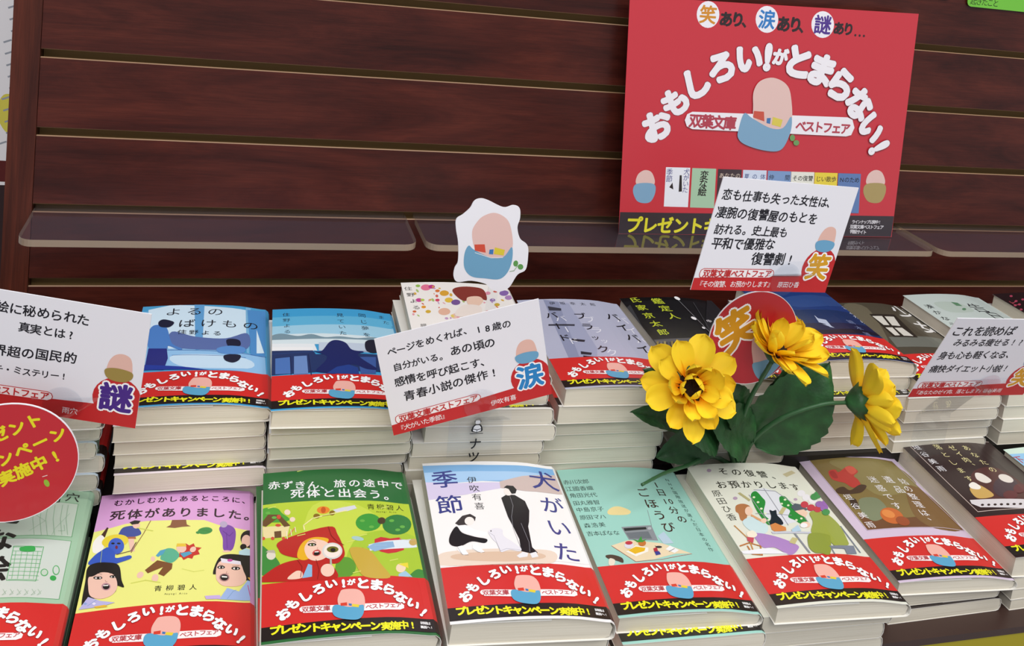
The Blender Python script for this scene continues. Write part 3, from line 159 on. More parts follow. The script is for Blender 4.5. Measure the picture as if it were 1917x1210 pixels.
"F":[["T","その復讐、",9.0,"#28261f",[27.9,138.2,71.5,131.6],0.012,null,0,0,0],["T","お預かりします",9.4,"#28261f",[18.8,122.5,82.2,119.0],0.012,null,0,0,0],["T","原田ひ香",8.0,"#2a2a22",[10.4,113.1,9.6,86.3],0,null,0,0,1],["P","#e4e6ee",0,[35.8,108.7,42.9,114.2,52.6,116.3,60.7,112.5,67.0,103.3,66.1,92.0,67.7,79.3,44.8,74.3,36.9,74.8,35.6,87.3]],["P","#2f8f3c",1,[36.7,107.7,43.6,112.8,45.3,105.4,45.1,99.7,36.9,87.2,38.8,78.2,34.3,75.0,32.8,82.1,33.1,93.0]],["P","#2f8f3c",1,[60.2,105.1,65.8,106.2,66.6,97.6,67.9,90.2,69.2,79.3,61.9,75.3,58.6,79.3,55.2,82.9,60.8,90.1,56.9,95.7]],["L","#9a9aa4",0.72,[52.4,115.9,50.1,74.1]],["L","#9a9aa4",0.68,[35.8,108.7,35.6,87.3,35.6,74.9]],["L","#9a9aa4",0.7,[42.9,114.2,60.7,112.5,68.9,96.7,68.8,77.5]],["L","#9a9aa4",0.52,[30.3,87.7,59.0,84.6]],["E","#e8f2d0",[38.4,105.7,1.1,-0.1,-0.6,-1.1]],["E","#e8f2d0",[38.9,100.0,1.1,-0.1,-0.6,-1.1]],["E","#e8f2d0",[37.8,92.7,1.1,-0.1,-0.6,-1.1]],["E","#e8f2d0",[38.2,87.2,1.1,-0.1,-0.6,-1.0]],["E","#e8f2d0",[37.1,80.1,1.1,-0.1,-0.6,-1.0]],["E","#e8f2d0",[63.6,102.3,1.2,0.0,-0.7,-1.1]],["E","#e8f2d0",[62.6,95.7,1.1,0.0,-0.7,-1.1]],["E","#e8f2d0",[60.0,79.2,1.1,-0.0,-0.6,-1.1]],["E","#e8f2d0",[65.3,81.0,1.1,0.0,-0.6,-1.1]],["E","#e8f2d0",[58.0,97.6,1.1,-0.0,-0.6,-1.1]],["P","#1c2430",1,[35.6,74.9,41.0,83.4,43.5,90.5,45.7,89.5,49.0,90.3,46.9,84.9,47.7,79.5,45.6,74.6]],["P","#b5784c",1,[15.9,91.9,19.2,97.9,25.5,99.5,29.7,96.9,28.9,92.4,25.4,90.0,19.0,81.7,15.2,82.1,16.8,89.1]],["E","#f3d0b8",[26.2,90.8,3.1,-0.3,-2.5,-4.8]],["P","#cfe6ea",1,[15.6,80.3,24.6,84.6,28.0,80.8,33.0,75.1,29.7,68.4,22.8,66.0,16.4,71.5]],["P","#e0a878",0,[26.6,87.2,33.5,78.5,31.2,76.6,25.1,85.5]],["E","#f3d0b8",[32.7,79.5,2.3,-0.2,-1.4,-2.5]],["P","#b088c8",1,[18.5,67.8,33.1,63.0,45.1,53.9,43.6,49.0,34.2,44.0,26.9,52.0,18.4,52.9,16.8,59.6]],["L","#b9722c",1.09,[1.6,56.6,9.9,58.8,16.7,54.7,13.5,46.2,6.7,47.9,7.1,55.9]],["L","#c88a3c",0.88,[7.3,76.9,11.5,61.9,8.7,49.2]],["P","#f4ecd8",1,[12.9,68.5,18.5,70.4,20.1,66.0,16.0,63.1,12.1,64.4]],["P","#c84858",0,[10.9,64.5,16.0,63.1,12.7,58.1,9.5,60.5]],["P","#d88a4c",0,[35.6,74.9,40.6,76.6,46.7,71.6,45.1,68.2,35.6,67.6,34.1,69.8]],["P","#c9ccd8",0,[32.4,67.8,71.4,66.0,73.0,64.0,32.4,65.5]],["P","#b8d4e8",0,[49.8,68.9,58.3,73.9,57.1,67.3,49.1,66.5]],["L","#8a8e9a",1.59,[50.1,64.6,50.7,45.4]],["P","#58606a",0,[63.7,93.8,69.7,98.1,74.8,97.0,77.4,91.6,73.2,89.4,64.8,87.4]],["P","#f3d0b8",0,[64.5,89.2,73.6,91.3,75.0,87.7,69.4,82.0,65.9,85.6]],["P","#9aa848",1,[75.9,86.9,82.5,90.4,92.1,89.4,96.0,77.4,92.2,61.0,88.5,54.4,76.4,52.0,73.7,58.5,62.6,58.4,65.1,66.9,73.1,77.6]],["P","#8d9c3f",1,[62.2,64.4,77.1,63.9,76.6,58.7,66.2,43.5,59.4,44.4,54.6,45.3,53.9,51.9]],["E","#f3d0b8",[64.5,73.9,4.2,0.0,-1.9,-3.2]],["E","#f6f6f8",[62.6,73.0,3.1,0.0,-1.6,-2.6]],["P","#7a8496",0,[70.7,51.7,93.5,54.4,90.3,45.7,80.9,44.2,82.5,49.6,71.2,49.3]],["L","#7a8496",1.2,[96.3,75.6,94.7,47.9]],["L","#7a8496",0.83,[71.2,49.3,70.2,43.5]],["E","#f0eef4",[83.7,111.6,4.1,0.8,-2.6,-4.3]],["E","#f0eef4",[85.4,107.0,4.2,0.9,-2.7,-4.3]],["E","#f4f2f6",[89.6,104.1,4.1,0.7,-2.8,-4.4]],["E","#c8384a",[77.9,97.3,3.8,0.5,-2.4,-4.0]],["E","#c8384a",[81.8,94.0,4.0,0.7,-2.5,-4.1]],["E","#c8384a",[87.1,93.1,4.1,0.8,-2.7,-4.2]],["E","#9a68b8",[92.9,99.8,4.1,0.8,-2.7,-4.2]],["E","#9a68b8",[100.5,102.3,3.4,-0.1,-2.8,-4.3]],["E","#9a68b8",[94.5,95.4,4.2,0.9,-2.7,-4.2]],["E","#3f9450",[94.0,108.7,4.2,0.9,-2.7,-4.4]],["E","#3f9450",[99.0,111.7,3.7,0.2,-2.9,-4.6]],["E","#3f9450",[92.8,90.4,4.1,0.8,-2.6,-4.1]],["E","#b8a0b8",[16.6,140.3,1.9,-0.2,-0.9,-2.0]],["E","#b8a0b8",[22.6,106.0,1.9,-0.2,-0.9,-1.8]],["E","#b8a0b8",[73.4,103.2,1.8,0.1,-0.9,-1.6]],["P","#c8bf98",0,[80.0,134.6,92.9,142.0,95.2,139.3,81.9,131.4]],["P","#b8b080",0,[27.3,111.3,29.8,112.1,34.3,103.1,32.0,101.4]],["P","#c8bf88",0,[49.0,86.6,56.6,93.8,59.6,92.9,51.9,85.7]],["P","#c8bf88",0,[40.3,55.8,45.9,60.9,49.8,59.5,43.8,53.9]],["P","#e6a0a0",0,[36.4,36.7,36.4,36.6,36.6,36.7]],["P","#eef0f6",0,[-3.0,51.3,21.9,52.2,33.4,44.9,1.0,48.6]]],
"G":[["P","#83703f",0,[10.2,143.5,94.3,140.9,98.8,52.9,9.3,53.0]],["P","#6d4526",0,[12.8,71.6,52.6,64.5,97.6,68.5,98.8,52.9,9.3,53.0]],["P","#8f8250",1,[29.8,138.4,88.6,138.4,94.8,106.4,47.6,90.9,37.2,119.4]],["P","#7d8668",1,[25.0,87.8,42.0,87.8,40.7,71.4,22.8,62.2,17.3,71.1]],["P","#7a5a30",1,[81.6,103.8,97.1,99.9,97.7,55.8,70.2,52.0,62.5,68.8]],["P","#c23a34",1,[19.3,124.4,26.6,126.2,27.7,122.5,37.4,128.0,44.2,130.2,46.8,122.7,39.0,116.9,39.7,112.1,37.4,105.1,28.6,102.2,24.8,108.4,19.7,111.2,16.2,115.1]],["P","#d85a4a",1,[37.4,128.0,45.5,129.4,45.5,122.8,37.7,118.9]],["P","#a82c2c",1,[19.4,123.2,24.3,124.0,22.9,115.6,18.5,116.1]],["P","#4a3424",1,[12.0,101.5,20.4,104.1,24.0,99.2,36.5,105.2,42.5,103.7,33.1,96.2,22.8,94.7,16.2,94.9,10.9,97.1]],["P","#3a2a20",1,[17.0,89.7,21.9,88.1,17.9,77.5,13.5,79.1]],["E","#c8682c",[41.0,67.1,6.9,-5.2,-7.9,-7.8]],["E","#e08a44",[39.3,69.3,3.9,-3.0,-3.8,-3.8]],["E","#9a4a24",[46.3,60.5,4.1,-3.0,-4.6,-4.5]],["T","姑の整理は、",8.9,"#f2f0f4",[84.0,111.3,70.7,60.4],0,null,0,0,1],["T","遺品",9.7,"#f2f0f4",[69.5,112.1,70.6,99.1],0,null,0,0,1],["T","迷惑です",9.0,"#f2f0f4",[54.1,111.8,53.5,78.6],0,null,0,0,1],["T","垣谷美雨",7.7,"#f2f0f4",[16.9,91.3,15.6,58.8],0,null,0,0,1],["L","#d8c8dc",0.5,[10.2,143.5,94.3,140.9,98.8,52.9,9.3,53.0,10.2,143.5]]],
"Q":[["P","#2a1418",0,[7.9,139.4,99.8,144.8,93.8,93.8,99.7,59.9,90.1,50.2,7.4,49.7]],["L","#c8b8b0",0.68,[91.3,51.5,7.7,50.0,7.6,140.2,101.1,146.2,101.9,62.2]],["P","#4a1a1c",1,[38.1,94.9,72.5,102.5,84.2,63.5,79.1,58.2,19.5,59.2]],["P","#e8e0d8",1,[42.7,95.9,48.9,94.6,50.9,86.1,42.6,82.7,37.7,87.7]],["P","#c9a458",1,[21.9,77.1,33.8,80.8,38.2,69.0,31.2,64.9,19.4,65.5]],["P","#f0ece4",1,[24.6,81.5,31.5,84.5,33.7,78.5,29.3,75.3,23.5,76.9]],["E","#3a2030",[58.4,77.8,13.2,0.4,-12.0,-13.7]],["E","#e4dcd4",[68.0,88.8,4.7,-3.4,-5.4,-4.7]],["E","#5a1420",[53.8,67.4,7.3,0.0,-4.7,-5.4]],["E","#5a1420",[70.4,75.8,6.8,0.5,-5.6,-6.2]],["P","#d8d4d8",0,[10.9,63.5,64.2,61.8,74.4,53.3,70.0,48.6,13.8,54.3,9.2,59.2]],["E","#2a1418",[17.5,56.8,1.4,-0.1,-1.0,-1.2]],["E","#2a1418",[23.2,56.4,1.4,-0.1,-1.0,-1.2]],["E","#2a1418",[29.1,56.2,1.5,-0.1,-1.0,-1.2]],["E","#2a1418",[35.0,56.0,1.5,-0.1,-1.1,-1.3]],["E","#2a1418",[41.0,55.8,1.5,-0.1,-1.1,-1.3]],["E","#2a1418",[47.2,55.8,1.6,-0.0,-1.1,-1.3]],["E","#2a1418",[53.5,55.9,1.6,-0.0,-1.2,-1.3]],["E","#2a1418",[59.9,56.2,1.6,0.0,-1.2,-1.3]],["E","#2a1418",[66.5,56.5,1.7,0.0,-1.3,-1.4]],["T","あなたの",7.9,"#e6dca0",[62.6,131.7,64.5,100.9],0,null,0,0,1],["T","ゼイ肉、",7.9,"#e6dca0",[47.6,131.5,48.8,105.7],0,null,0,0,1],["T","落とします",7.7,"#e6dca0",[33.7,133.2,30.9,89.3],0,null,0,0,1],["T","垣谷美雨",7.8,"#f2f0f4",[12.6,134.4,14.9,104.0],0,null,0,0,1]],
"R":[["P","#8fc4ec",0,[-3.4,141.4,36.7,138.3,16.9,100.1,-12.5,104.1]],["T","下",10.6,"#b0283a",[2.7,132.7,2.7,132.7],0.02,null,0,0,0]],
"H":[["P","#4a9fd0",0,[-10.3,158.5,33.1,154.6,83.2,148.4,101.1,146.6,101.0,142.1,-7.7,136.6]],["P","#cfe6f6",0,[4.8,141.8,22.7,148.7,83.3,142.3,86.2,105.8,85.0,78.8,51.0,70.6,28.6,74.2,9.6,94.1]],["P","#8fc0ea",0,[8.0,74.1,25.9,76.9,85.0,71.2,98.6,70.1,99.2,43.6,10.9,47.6]],["P","#c6e0f4",1,[30.4,66.6,83.8,63.4,85.1,49.2,40.1,49.2]],["P","#5f9fd4",0,[40.8,150.7,49.1,149.1,50.8,74.4,45.9,73.2]],["P","#79b4dc",0,[83.2,146.9,87.5,146.8,86.3,71.6,84.4,72.3]],["P","#4f8fcc",0,[84.7,142.8,100.3,145.1,98.6,70.1,87.6,69.4]],["P","#d8ecf8",0,[92.3,110.5,98.0,74.9,92.1,73.2]],["P","#5a6fa8",1,[26.3,102.8,44.7,93.8,67.9,91.7,84.9,102.6,85.0,78.8,63.3,73.4,28.2,79.2]],["L","#2a5aa0",0.49,[24.3,74.6,99.3,69.0]],["L","#2a5aa0",0.49,[29.2,66.7,83.8,64.6]],["P","#7db6e4",0,[-7.1,136.6,5.1,138.8,12.4,78.5,7.9,64.4,-2.9,95.5]],["P","#4a7ec4",1,[8.8,102.1,11.4,114.0,19.1,113.1,22.9,105.8,27.8,84.4,35.9,75.6,33.5,74.3,25.6,80.7,24.1,76.6,11.8,78.0]],["P","#1a2038",1,[14.7,119.1,18.2,123.5,25.7,119.4,26.7,115.1,23.2,109.9,16.7,111.4]],["P","#232c7a",0,[11.4,47.5,11.2,78.1,24.7,76.5,26.6,62.1,25.0,45.8]],["P","#1f3a9a",0,[10.1,54.6,37.7,49.4,57.1,44.2,10.9,47.1]],["P","#1a2038",1,[68.6,89.1,74.4,91.5,79.0,89.1,79.1,81.3,70.8,78.9]],["P","#5a8fd0",1,[62.0,75.8,70.8,80.1,82.4,79.4,82.4,71.8,73.6,67.7,63.5,69.6]],["P","#1a2038",1,[68.0,66.1,79.3,67.4,78.7,59.9,73.8,55.5,68.2,58.7]],["T","よるの",13.9,"#20242c",[25.0,136.6,58.5,135.9],0,null,0,0,0],["T","ばけもの",13.8,"#20242c",[36.7,115.8,87.5,116.0],0,null,0,0,0],["T","住野よる",7.5,"#20242c",[34.0,101.7,61.2,99.4],0,null,0,0,0]],
"I":[["P","#3fa0d4",0,[-2.7,148.3,103.7,147.4,104.9,135.3,-2.6,132.5]],["P","#5fb4dc",0,[-2.6,133.8,104.9,135.3,104.2,119.7,-2.4,117.4]],["P","#9fd0e8",0,[-2.4,118.6,105.0,120.9,102.7,97.3,-2.2,100.4]],["P","#d8e8ee",0,[-1.7,105.2,39.2,104.7,80.5,101.9,103.6,99.7,103.0,90.1,-1.5,86.5]],["P","#7a96a4",1,[-1.7,102.8,7.1,106.4,20.0,101.3,30.8,103.7,41.3,98.6,53.4,100.0,67.9,98.1,83.0,101.8,103.6,99.7,103.1,96.1,-1.6,96.9]],["P","#e8eef2",0,[-1.0,91.1,32.6,88.2,34.5,77.8,-0.9,80.8]],["P","#c2d0e2",0,[36.2,90.4,74.5,89.8,76.8,76.3,35.7,77.7]],["P","#f0f2f4",0,[-0.9,86.0,31.2,83.2,31.6,76.3,-0.9,80.1]],["P","#1f3564",0,[-1.1,80.1,31.1,78.0,33.2,72.2,80.2,74.2,103.9,78.5,101.3,49.7,-0.5,45.0]],["P","#4a74b8",0,[2.6,68.3,13.8,69.3,14.6,45.8,2.7,46.1]],["P","#6a8cc4",0,[16.6,70.1,26.2,70.4,26.6,44.7,16.2,44.6]],["P","#3a5ca0",0,[65.4,68.2,79.8,70.1,77.3,45.7,65.7,44.5]],["L","#2a4a8a",0.56,[-0.8,74.8,104.0,78.9]],["L","#16244c",0.69,[27.5,72.5,28.8,42.5]],["L","#16244c",0.68,[13.8,70.4,14.1,44.8]],["P","#152560",1,[32.2,76.3,38.0,77.0,44.5,90.3,50.6,93.7,57.5,89.5,61.6,79.3,70.8,76.5,65.7,72.3,69.7,64.1,79.1,52.4,70.9,51.2,62.2,57.0,55.1,54.6,47.6,43.9,38.8,45.1,32.3,48.5,39.5,61.0,41.1,69.7]],["P","#1f3f8a",0,[39.9,44.0,48.2,53.4,57.6,56.8,64.1,52.8,64.5,43.4]],["T","また、",6.0,"#2a3440",[91.6,139.5,98.2,122.7],0,null,0,0,1],["T","同じ夢を",7.0,"#2a3440",[74.7,137.6,75.8,104.5],0,null,0,0,1],["T","見ていた",6.7,"#2a3440",[55.7,136.1,56.4,105.5],0,null,0,0,1],["T","住野よる",6.3,"#2a3440",[11.1,138.0,11.9,109.3],0,null,0,0,1],["P","#151c30",1,[73.4,92.0,80.1,96.9,87.1,93.0,81.7,77.4,73.4,78.0]]],
"J":[["E","#e87a9a",[21.6,137.2,4.6,-0.1,-0.8,-6.0]],["E","#c23a8a",[27.0,138.5,2.9,-0.0,-0.5,-3.8]],["E","#e0a83c",[36.6,125.8,4.2,0.1,-0.8,-5.4]],["E","#e8c44a",[38.7,112.6,3.7,0.1,-0.7,-4.7]],["E","#7a5a9a",[44.2,108.5,4.1,0.2,-0.9,-5.2]],["E","#d84a6a",[28.5,112.5,2.0,-0.0,-0.4,-2.6]],["E","#e07a3a",[31.1,130.2,2.1,0.0,-0.4,-2.7]],["E","#9ac25a",[14.8,140.7,2.1,-0.1,-0.3,-2.7]],["E","#d8b03a",[17.6,91.9,2.3,-0.1,-0.4,-2.9]],["E","#c84a9a",[12.4,113.2,2.8,-0.2,-0.4,-3.6]],["E","#d86a3a",[6.0,92.7,1.6,-0.1,-0.2,-1.9]],["E","#8a6ab0",[94.4,136.9,5.0,2.2,-1.4,-6.0]],["E","#b088c0",[97.0,128.9,3.9,1.4,-1.1,-4.8]],["E","#e8a03c",[14.8,100.3,2.0,-0.1,-0.3,-2.5]],["E","#b8d05a",[15.4,113.1,1.8,-0.1,-0.3,-2.3]],["E","#e8b8a0",[31.4,91.4,5.2,-0.0,-1.0,-6.4]],["E","#f0c8b8",[40.0,83.3,4.0,0.1,-0.8,-4.8]],["E","#d85a4a",[50.2,96.1,2.1,0.2,-0.4,-2.5]],["E","#e8c44a",[61.4,101.3,3.0,0.4,-0.7,-3.6]],["E","#9a7ab8",[79.3,117.5,2.8,0.9,-0.7,-3.4]],["E","#d0b040",[81.8,109.6,2.8,1.0,-0.7,-3.3]],["E","#e89ab0",[77.6,130.5,2.8,0.9,-0.7,-3.5]],["E","#c8a0c8",[29.0,134.8,1.2,-0.1,-0.2,-1.1]],["E","#e07a50",[54.1,123.6,0.5,-0.8,-0.7,-1.6]],["E","#d86a5a",[67.6,91.7,-0.1,-1.7,-1.3,-0.8]],["E","#e0b04a",[70.3,93.6,-0.2,-1.6,-0.7,-0.4]],["E","#d86a5a",[83.5,94.0,0.1,-1.2,-1.1,-1.3]],["E","#c8a0c8",[51.5,130.7,-0.1,-2.0,-1.3,-0.8]],["E","#e8a0b0",[81.9,93.9,-0.5,-3.6,-1.0,-0.7]],["E","#c8a0c8",[77.9,113.3,0.6,-1.4,-0.7,-1.2]],["E","#e07a50",[27.3,124.6,0.2,-1.2,-0.4,-0.5]],["E","#c8a0c8",[28.7,107.2,0.3,-2.7,-0.5,-0.5]],["E","#b0c878",[8.4,85.4,0.9,-1.5,-0.4,-1.0]],["E","#e8d070",[71.2,123.8,-0.1,-1.8,-0.8,-0.5]],["E","#e8d070",[68.3,126.2,1.0,-1.3,-0.5,-1.2]],["E","#e8a0b0",[20.9,112.1,-0.2,-2.2,-0.5,-0.0]],["E","#d86a5a",[27.9,98.6,-0.2,-1.3,-0.6,-0.1]],["E","#e07a50",[72.6,118.3,1.1,-1.1,-0.9,-2.3]],["E","#e0b04a",[22.2,113.0,0.8,-0.5,-0.5,-1.8]],["E","#c8a0c8",[55.3,119.0,0.5,-0.9,-0.9,-2.0]],["E","#e0b04a",[33.7,135.2,1.1,-0.2,-0.2,-1.3]],["E","#b0c878",[13.1,131.1,0.8,-3.0,-0.8,-1.3]],["E","#e8a0b0",[56.6,121.8,-0.0,-1.6,-0.9,-0.7]],["E","#c8a0c8",[35.1,79.9,0.4,-1.2,-0.7,-1.1]],["E","#b0c878",[24.5,112.9,0.8,-2.6,-1.0,-1.6]],["E","#e0b04a",[10.5,125.7,0.8,-1.7,-0.8,-1.7]],["E","#d86a5a",[29.1,120.3,0.8,-1.7,-1.0,-2.1]],["E","#e07a50",[80.7,105.0,0.9,-1.5,-0.5,-0.9]],["E","#e8d070",[37.3,83.3,1.2,-1.7,-0.9,-2.0]],["E","#b0c878",[57.5,92.1,0.8,-0.6,-0.5,-1.5]],["E","#d86a5a",[69.8,93.5,1.7,-0.2,-0.6,-2.5]],["E","#b0c878",[82.8,87.0,0.2,-1.3,-0.9,-1.1]],["E","#e07a50",[73.7,127.6,0.1,-1.2,-0.6,-0.8]],["E","#c8a0c8",[50.7,94.8,-0.2,-1.8,-0.4,-0.1]],["E","#e8a0b0",[4.5,87.9,0.7,-1.3,-0.7,-1.6]],["E","#e0b04a",[28.2,138.1,-0.0,-1.7,-1.0,-0.6]],["E","#e8d070",[49.7,92.4,0.2,-2.1,-0.5,-0.5]],["E","#d86a5a",[14.8,106.1,0.9,-1.6,-0.4,-0.9]],["E","#e8a0b0",[70.4,110.7,1.0,-0.1,-0.4,-1.5]],["E","#e0b04a",[89.4,121.0,1.4,-0.7,-0.6,-1.6]],["E","#e8a0b0",[41.6,81.3,-0.0,-1.3,-1.2,-0.7]],["E","#c8a0c8",[31.5,79.3,1.5,-0.4,-0.4,-2.0]],["E","#d86a5a",[85.7,136.3,1.9,0.1,-0.6,-2.0]],["E","#e0b04a",[53.9,118.3,0.4,-1.2,-0.5,-0.9]],["E","#e8a0b0",[33.5,106.7,1.1,-1.5,-0.3,-0.8]],["E","#b0c878",[51.4,110.8,0.6,-2.0,-0.8,-1.3]],["E","#e0b04a",[42.1,122.6,0.4,-2.8,-1.3,-1.5]],["E","#d86a5a",[61.4,104.1,-0.0,-2.5,-1.3,-1.0]],["P","#8a3a32",1,[44.7,130.6,50.1,137.8,62.3,140.5,74.5,136.5,73.6,116.1,66.7,118.5,58.3,118.3,52.9,111.2,47.7,117.3]],["P","#f0cdb8",1,[56.2,118.1,67.3,121.7,69.9,113.2,61.4,101.3,54.8,104.9]],["P","#f4e8e0",1,[46.8,100.1,55.9,105.0,65.6,101.8,60.2,84.6,40.0,83.3]],["T","住野よる",7.6,"#2a2628",[5.3,135.8,8.4,99.9],0,null,0,0,1],["T","膵",5.7,"#2a2628",[10.7,68.5,10.7,68.5],0,null,0,0,0]],
"K":[["P","#8f96b4",0,[25.4,147.1,38.5,142.2,42.0,44.5,16.8,43.8]],["P","#a2a8c4",0,[38.5,142.2,47.9,139.3,46.8,57.8,42.0,44.5,26.4,45.3]],["P","#3a3c48",0,[25.7,133.7,37.3,128.9,35.9,124.6,24.7,125.6]],["P","#3a3c48",0,[16.5,100.6,40.5,99.3,39.4,96.1,15.7,98.0]],["P","#2a2a34",0,[29.5,74.6,40.8,71.7,39.0,68.4,28.8,70.4]],["P","#2a2a34",0,[30.5,53.4,39.5,50.6,37.6,47.1,29.1,48.7]],["P","#2a2a34",0,[30.2,46.7,42.9,43.3,41.9,41.5,29.7,43.4]],["T","伊坂幸太郎",6.0,"#2a2a34",[31.8,139.3,71.7,138.8],0,null,0,0,0],["T","バイバイ、",13.7,"#e8e9f4",[91.4,114.0,101.0,41.5],0.0,null,0,0,1],["T","バイバイ、",15.2,"#16161e",[83.7,117.6,94.1,44.8],0.012,null,0,0,1],["T","ブラック",12.0,"#e8e9f4",[57.8,108.8,58.0,51.5],0.0,null,0,0,1],["T","ブラック",12.7,"#16161e",[51.1,114.7,51.8,56.7],0.012,null,0,0,1],["T","バード",11.4,"#e8e9f4",[30.6,110.0,29.5,70.3],0.0,null,0,0,1],["T","バード",12.2,"#16161e",[24.1,116.6,23.3,76.4],0.012,null,0,0,1]],
"L":[["P","#1a1b1e",0,[-4.2,140.9,91.8,142.1,65.3,76.6,44.2,39.0,7.0,70.7]],["P","#2c2d30",0,[-1.1,68.9,59.3,68.0,49.9,41.5,0.0,45.6]],["P","#5a5a5c",0,[1.2,67.4,57.7,68.0,58.0,62.6,0.3,62.2]],["P","#8a7a40",0,[2.1,64.6,4.0,64.6,1.1,56.9,-0.9,56.8]],["P","#6a6a6c",0,[5.4,64.2,7.3,64.2,4.4,56.5,2.4,56.5]],["P","#9a9060",0,[8.7,63.8,10.6,63.8,7.7,56.1,5.6,56.1]],["P","#4a4c50",0,[12.0,63.4,13.9,63.4,10.9,55.7,8.9,55.7]],["P","#8a7a40",0,[15.3,63.0,17.2,63.1,14.2,55.3,12.2,55.3]],["P","#6a6a6c",0,[18.7,62.7,20.6,62.7,17.5,54.9,15.5,54.9]],["P","#9a9060",0,[22.0,62.3,23.9,62.4,20.8,54.6,18.8,54.5]],["P","#4a4c50",0,[25.4,62.0,27.3,62.1,24.1,54.3,22.1,54.2]],["P","#8a7a40",0,[28.8,61.8,30.7,61.9,27.5,54.0,25.4,53.9]],["P","#6a6a6c",0,[32.2,61.5,34.2,61.7,30.9,53.7,28.8,53.6]],["P","#9a9060",0,[35.6,61.3,37.7,61.5,34.3,53.5,32.2,53.4]],["P","#4a4c50",0,[39.1,61.2,41.2,61.4,37.7,53.4,35.6,53.2]],["P","#8a7a40",0,[42.6,61.1,44.7,61.3,41.2,53.2,39.0,53.0]],["P","#6a6a6c",0,[46.2,61.0,48.3,61.3,44.7,53.2,42.5,52.9]],["P","#9a9060",0,[49.8,61.0,51.9,61.3,48.2,53.1,46.0,52.9]],["P","#4a4c50",0,[53.4,61.1,55.5,61.4,51.8,53.1,49.6,52.9]],["P","#3a3b3e",0,[-4.1,125.6,-8.1,79.7,-1.7,74.2,5.5,134.1]],["P","#232428",0,[95.9,150.0,132.2,139.1,84.9,42.3,50.0,39.0,63.2,90.5]],["L","#8a8c90",0.51,[58.9,143.2,60.7,73.6]],["E","#f4f4f6",[59.5,143.9,1.9,-2.8,-1.9,-2.7]],["E","#f4f4f6",[57.3,102.9,1.7,-2.4,-1.6,-2.2]],["E","#e0e0e4",[58.3,84.6,1.0,-1.4,-1.2,-1.6]],["L","#4a4c50",0.55,[73.8,136.8,62.1,76.4]],["T","鑑定人",12.5,"#c8d63a",[36.5,139.5,38.7,108.9],0.01,null,0,0,1],["T","氏家京太郎",11.4,"#c8d63a",[14.3,143.2,15.3,80.0],0.01,null,0,0,1],["T","中山",6.0,"#f2f0f4",[71.3,98.4,79.2,98.4],0,null,0,0,0]],
"M":[["P","#1c3a78",0,[-18.8,131.6,101.8,139.8,104.7,94.8,1.7,86.7]],["P","#16305f",0,[3.4,89.7,105.8,96.4,101.6,62.7,0.7,61.9]],["P","#121e44",0,[-1.7,63.5,102.6,68.9,103.3,50.5,-6.6,44.2]],["P","#2c4a86",1,[37.0,117.4,100.2,129.0,103.4,111.6,42.4,97.1]],["P","#0c1226",1,[-3.2,55.4,17.7,57.1,39.8,52.3,67.7,55.6,103.1,55.0,100.9,49.6,-7.1,43.3]],["P","#b8c4dc",0,[48.0,80.9,48.2,74.5,55.1,71.7,52.8,59.1,54.3,56.2,50.0,57.5,48.9,63.6,44.0,66.6]],["P","#b8c4dc",0,[45.4,63.6,52.1,60.6,49.3,59.0]],["T","さよなら",8.6,"#d8dcec",[100.8,106.4,101.1,76.8],0,null,0,0,1],["T","鏑木蓮",8.4,"#7a88b0",[82.6,71.6,84.5,48.2],0,null,0,0,1]],
"N":[["P","#4c473a",0,[37.1,155.4,113.0,161.0,107.6,84.4,72.6,54.8,20.7,57.8,30.5,118.7]],["P","#6a6452",1,[24.7,141.1,49.9,136.3,23.5,68.6,18.6,82.1]],["P","#3a352c",0,[114.1,157.1,119.9,137.8,115.5,91.0,101.6,84.6,103.3,123.2]],["P","#6c7068",0,[29.4,76.1,92.8,77.3,87.1,64.2,73.2,55.5,24.1,57.4]],["P","#2a2620",0,[42.4,122.4,73.3,122.1,62.4,74.3,35.2,75.6]],["P","#d8d6cc",0,[42.5,118.1,54.4,118.1,48.2,98.7,41.8,99.5]],["P","#d8d6cc",0,[57.0,117.4,68.3,117.3,60.1,97.1,51.0,98.3]],["P","#d8d6cc",0,[39.9,94.4,48.1,94.2,44.6,78.5,38.6,78.4]],["P","#d8d6cc",0,[50.1,93.5,59.3,93.7,59.1,76.8,48.3,77.7]],["T","少女",27.9,"#f0f0f0",[94.0,133.9,96.6,100.6],0.02,null,0,0,1]],
"O":[["P","#b7c6bd",1,[23.1,128.2,52.4,127.3,57.2,108.6,26.3,107.4]],["P","#5e8a6a",0,[45.3,129.1,52.4,127.3,52.1,119.7,45.1,120.3]],["E","#5e8a6a",[48.1,112.8,2.6,0.0,-2.3,-2.6]],["T","湊かなえ",9.3,"#1c2226",[11.3,121.1,8.0,82.7],0.01,null,0,0,1],["T","告白",20.8,"#1c2226",[69.2,116.9,77.6,101.4],0.0,null,0,0,1]],
"P":[["E","#a8405a",[18.5,141.0,1.9,-0.2,-2.1,-2.2]],["E","#a8405a",[14.0,129.6,1.8,-0.2,-2.1,-2.1]],["E","#a8405a",[11.1,122.1,1.8,-0.2,-2.0,-2.1]],["E","#a8405a",[25.8,132.3,1.9,-0.2,-2.2,-2.2]],["E","#a8405a",[4.5,121.0,1.8,-0.2,-2.0,-2.0]],["E","#a8405a",[3.0,111.6,1.8,-0.2,-2.0,-2.0]],["E","#a8405a",[12.3,114.2,1.8,-0.2,-2.0,-2.0]],["T","ヒ",11.9,"#b04a5a",[7.9,125.6,7.9,125.6],0,null,0,0,0]],
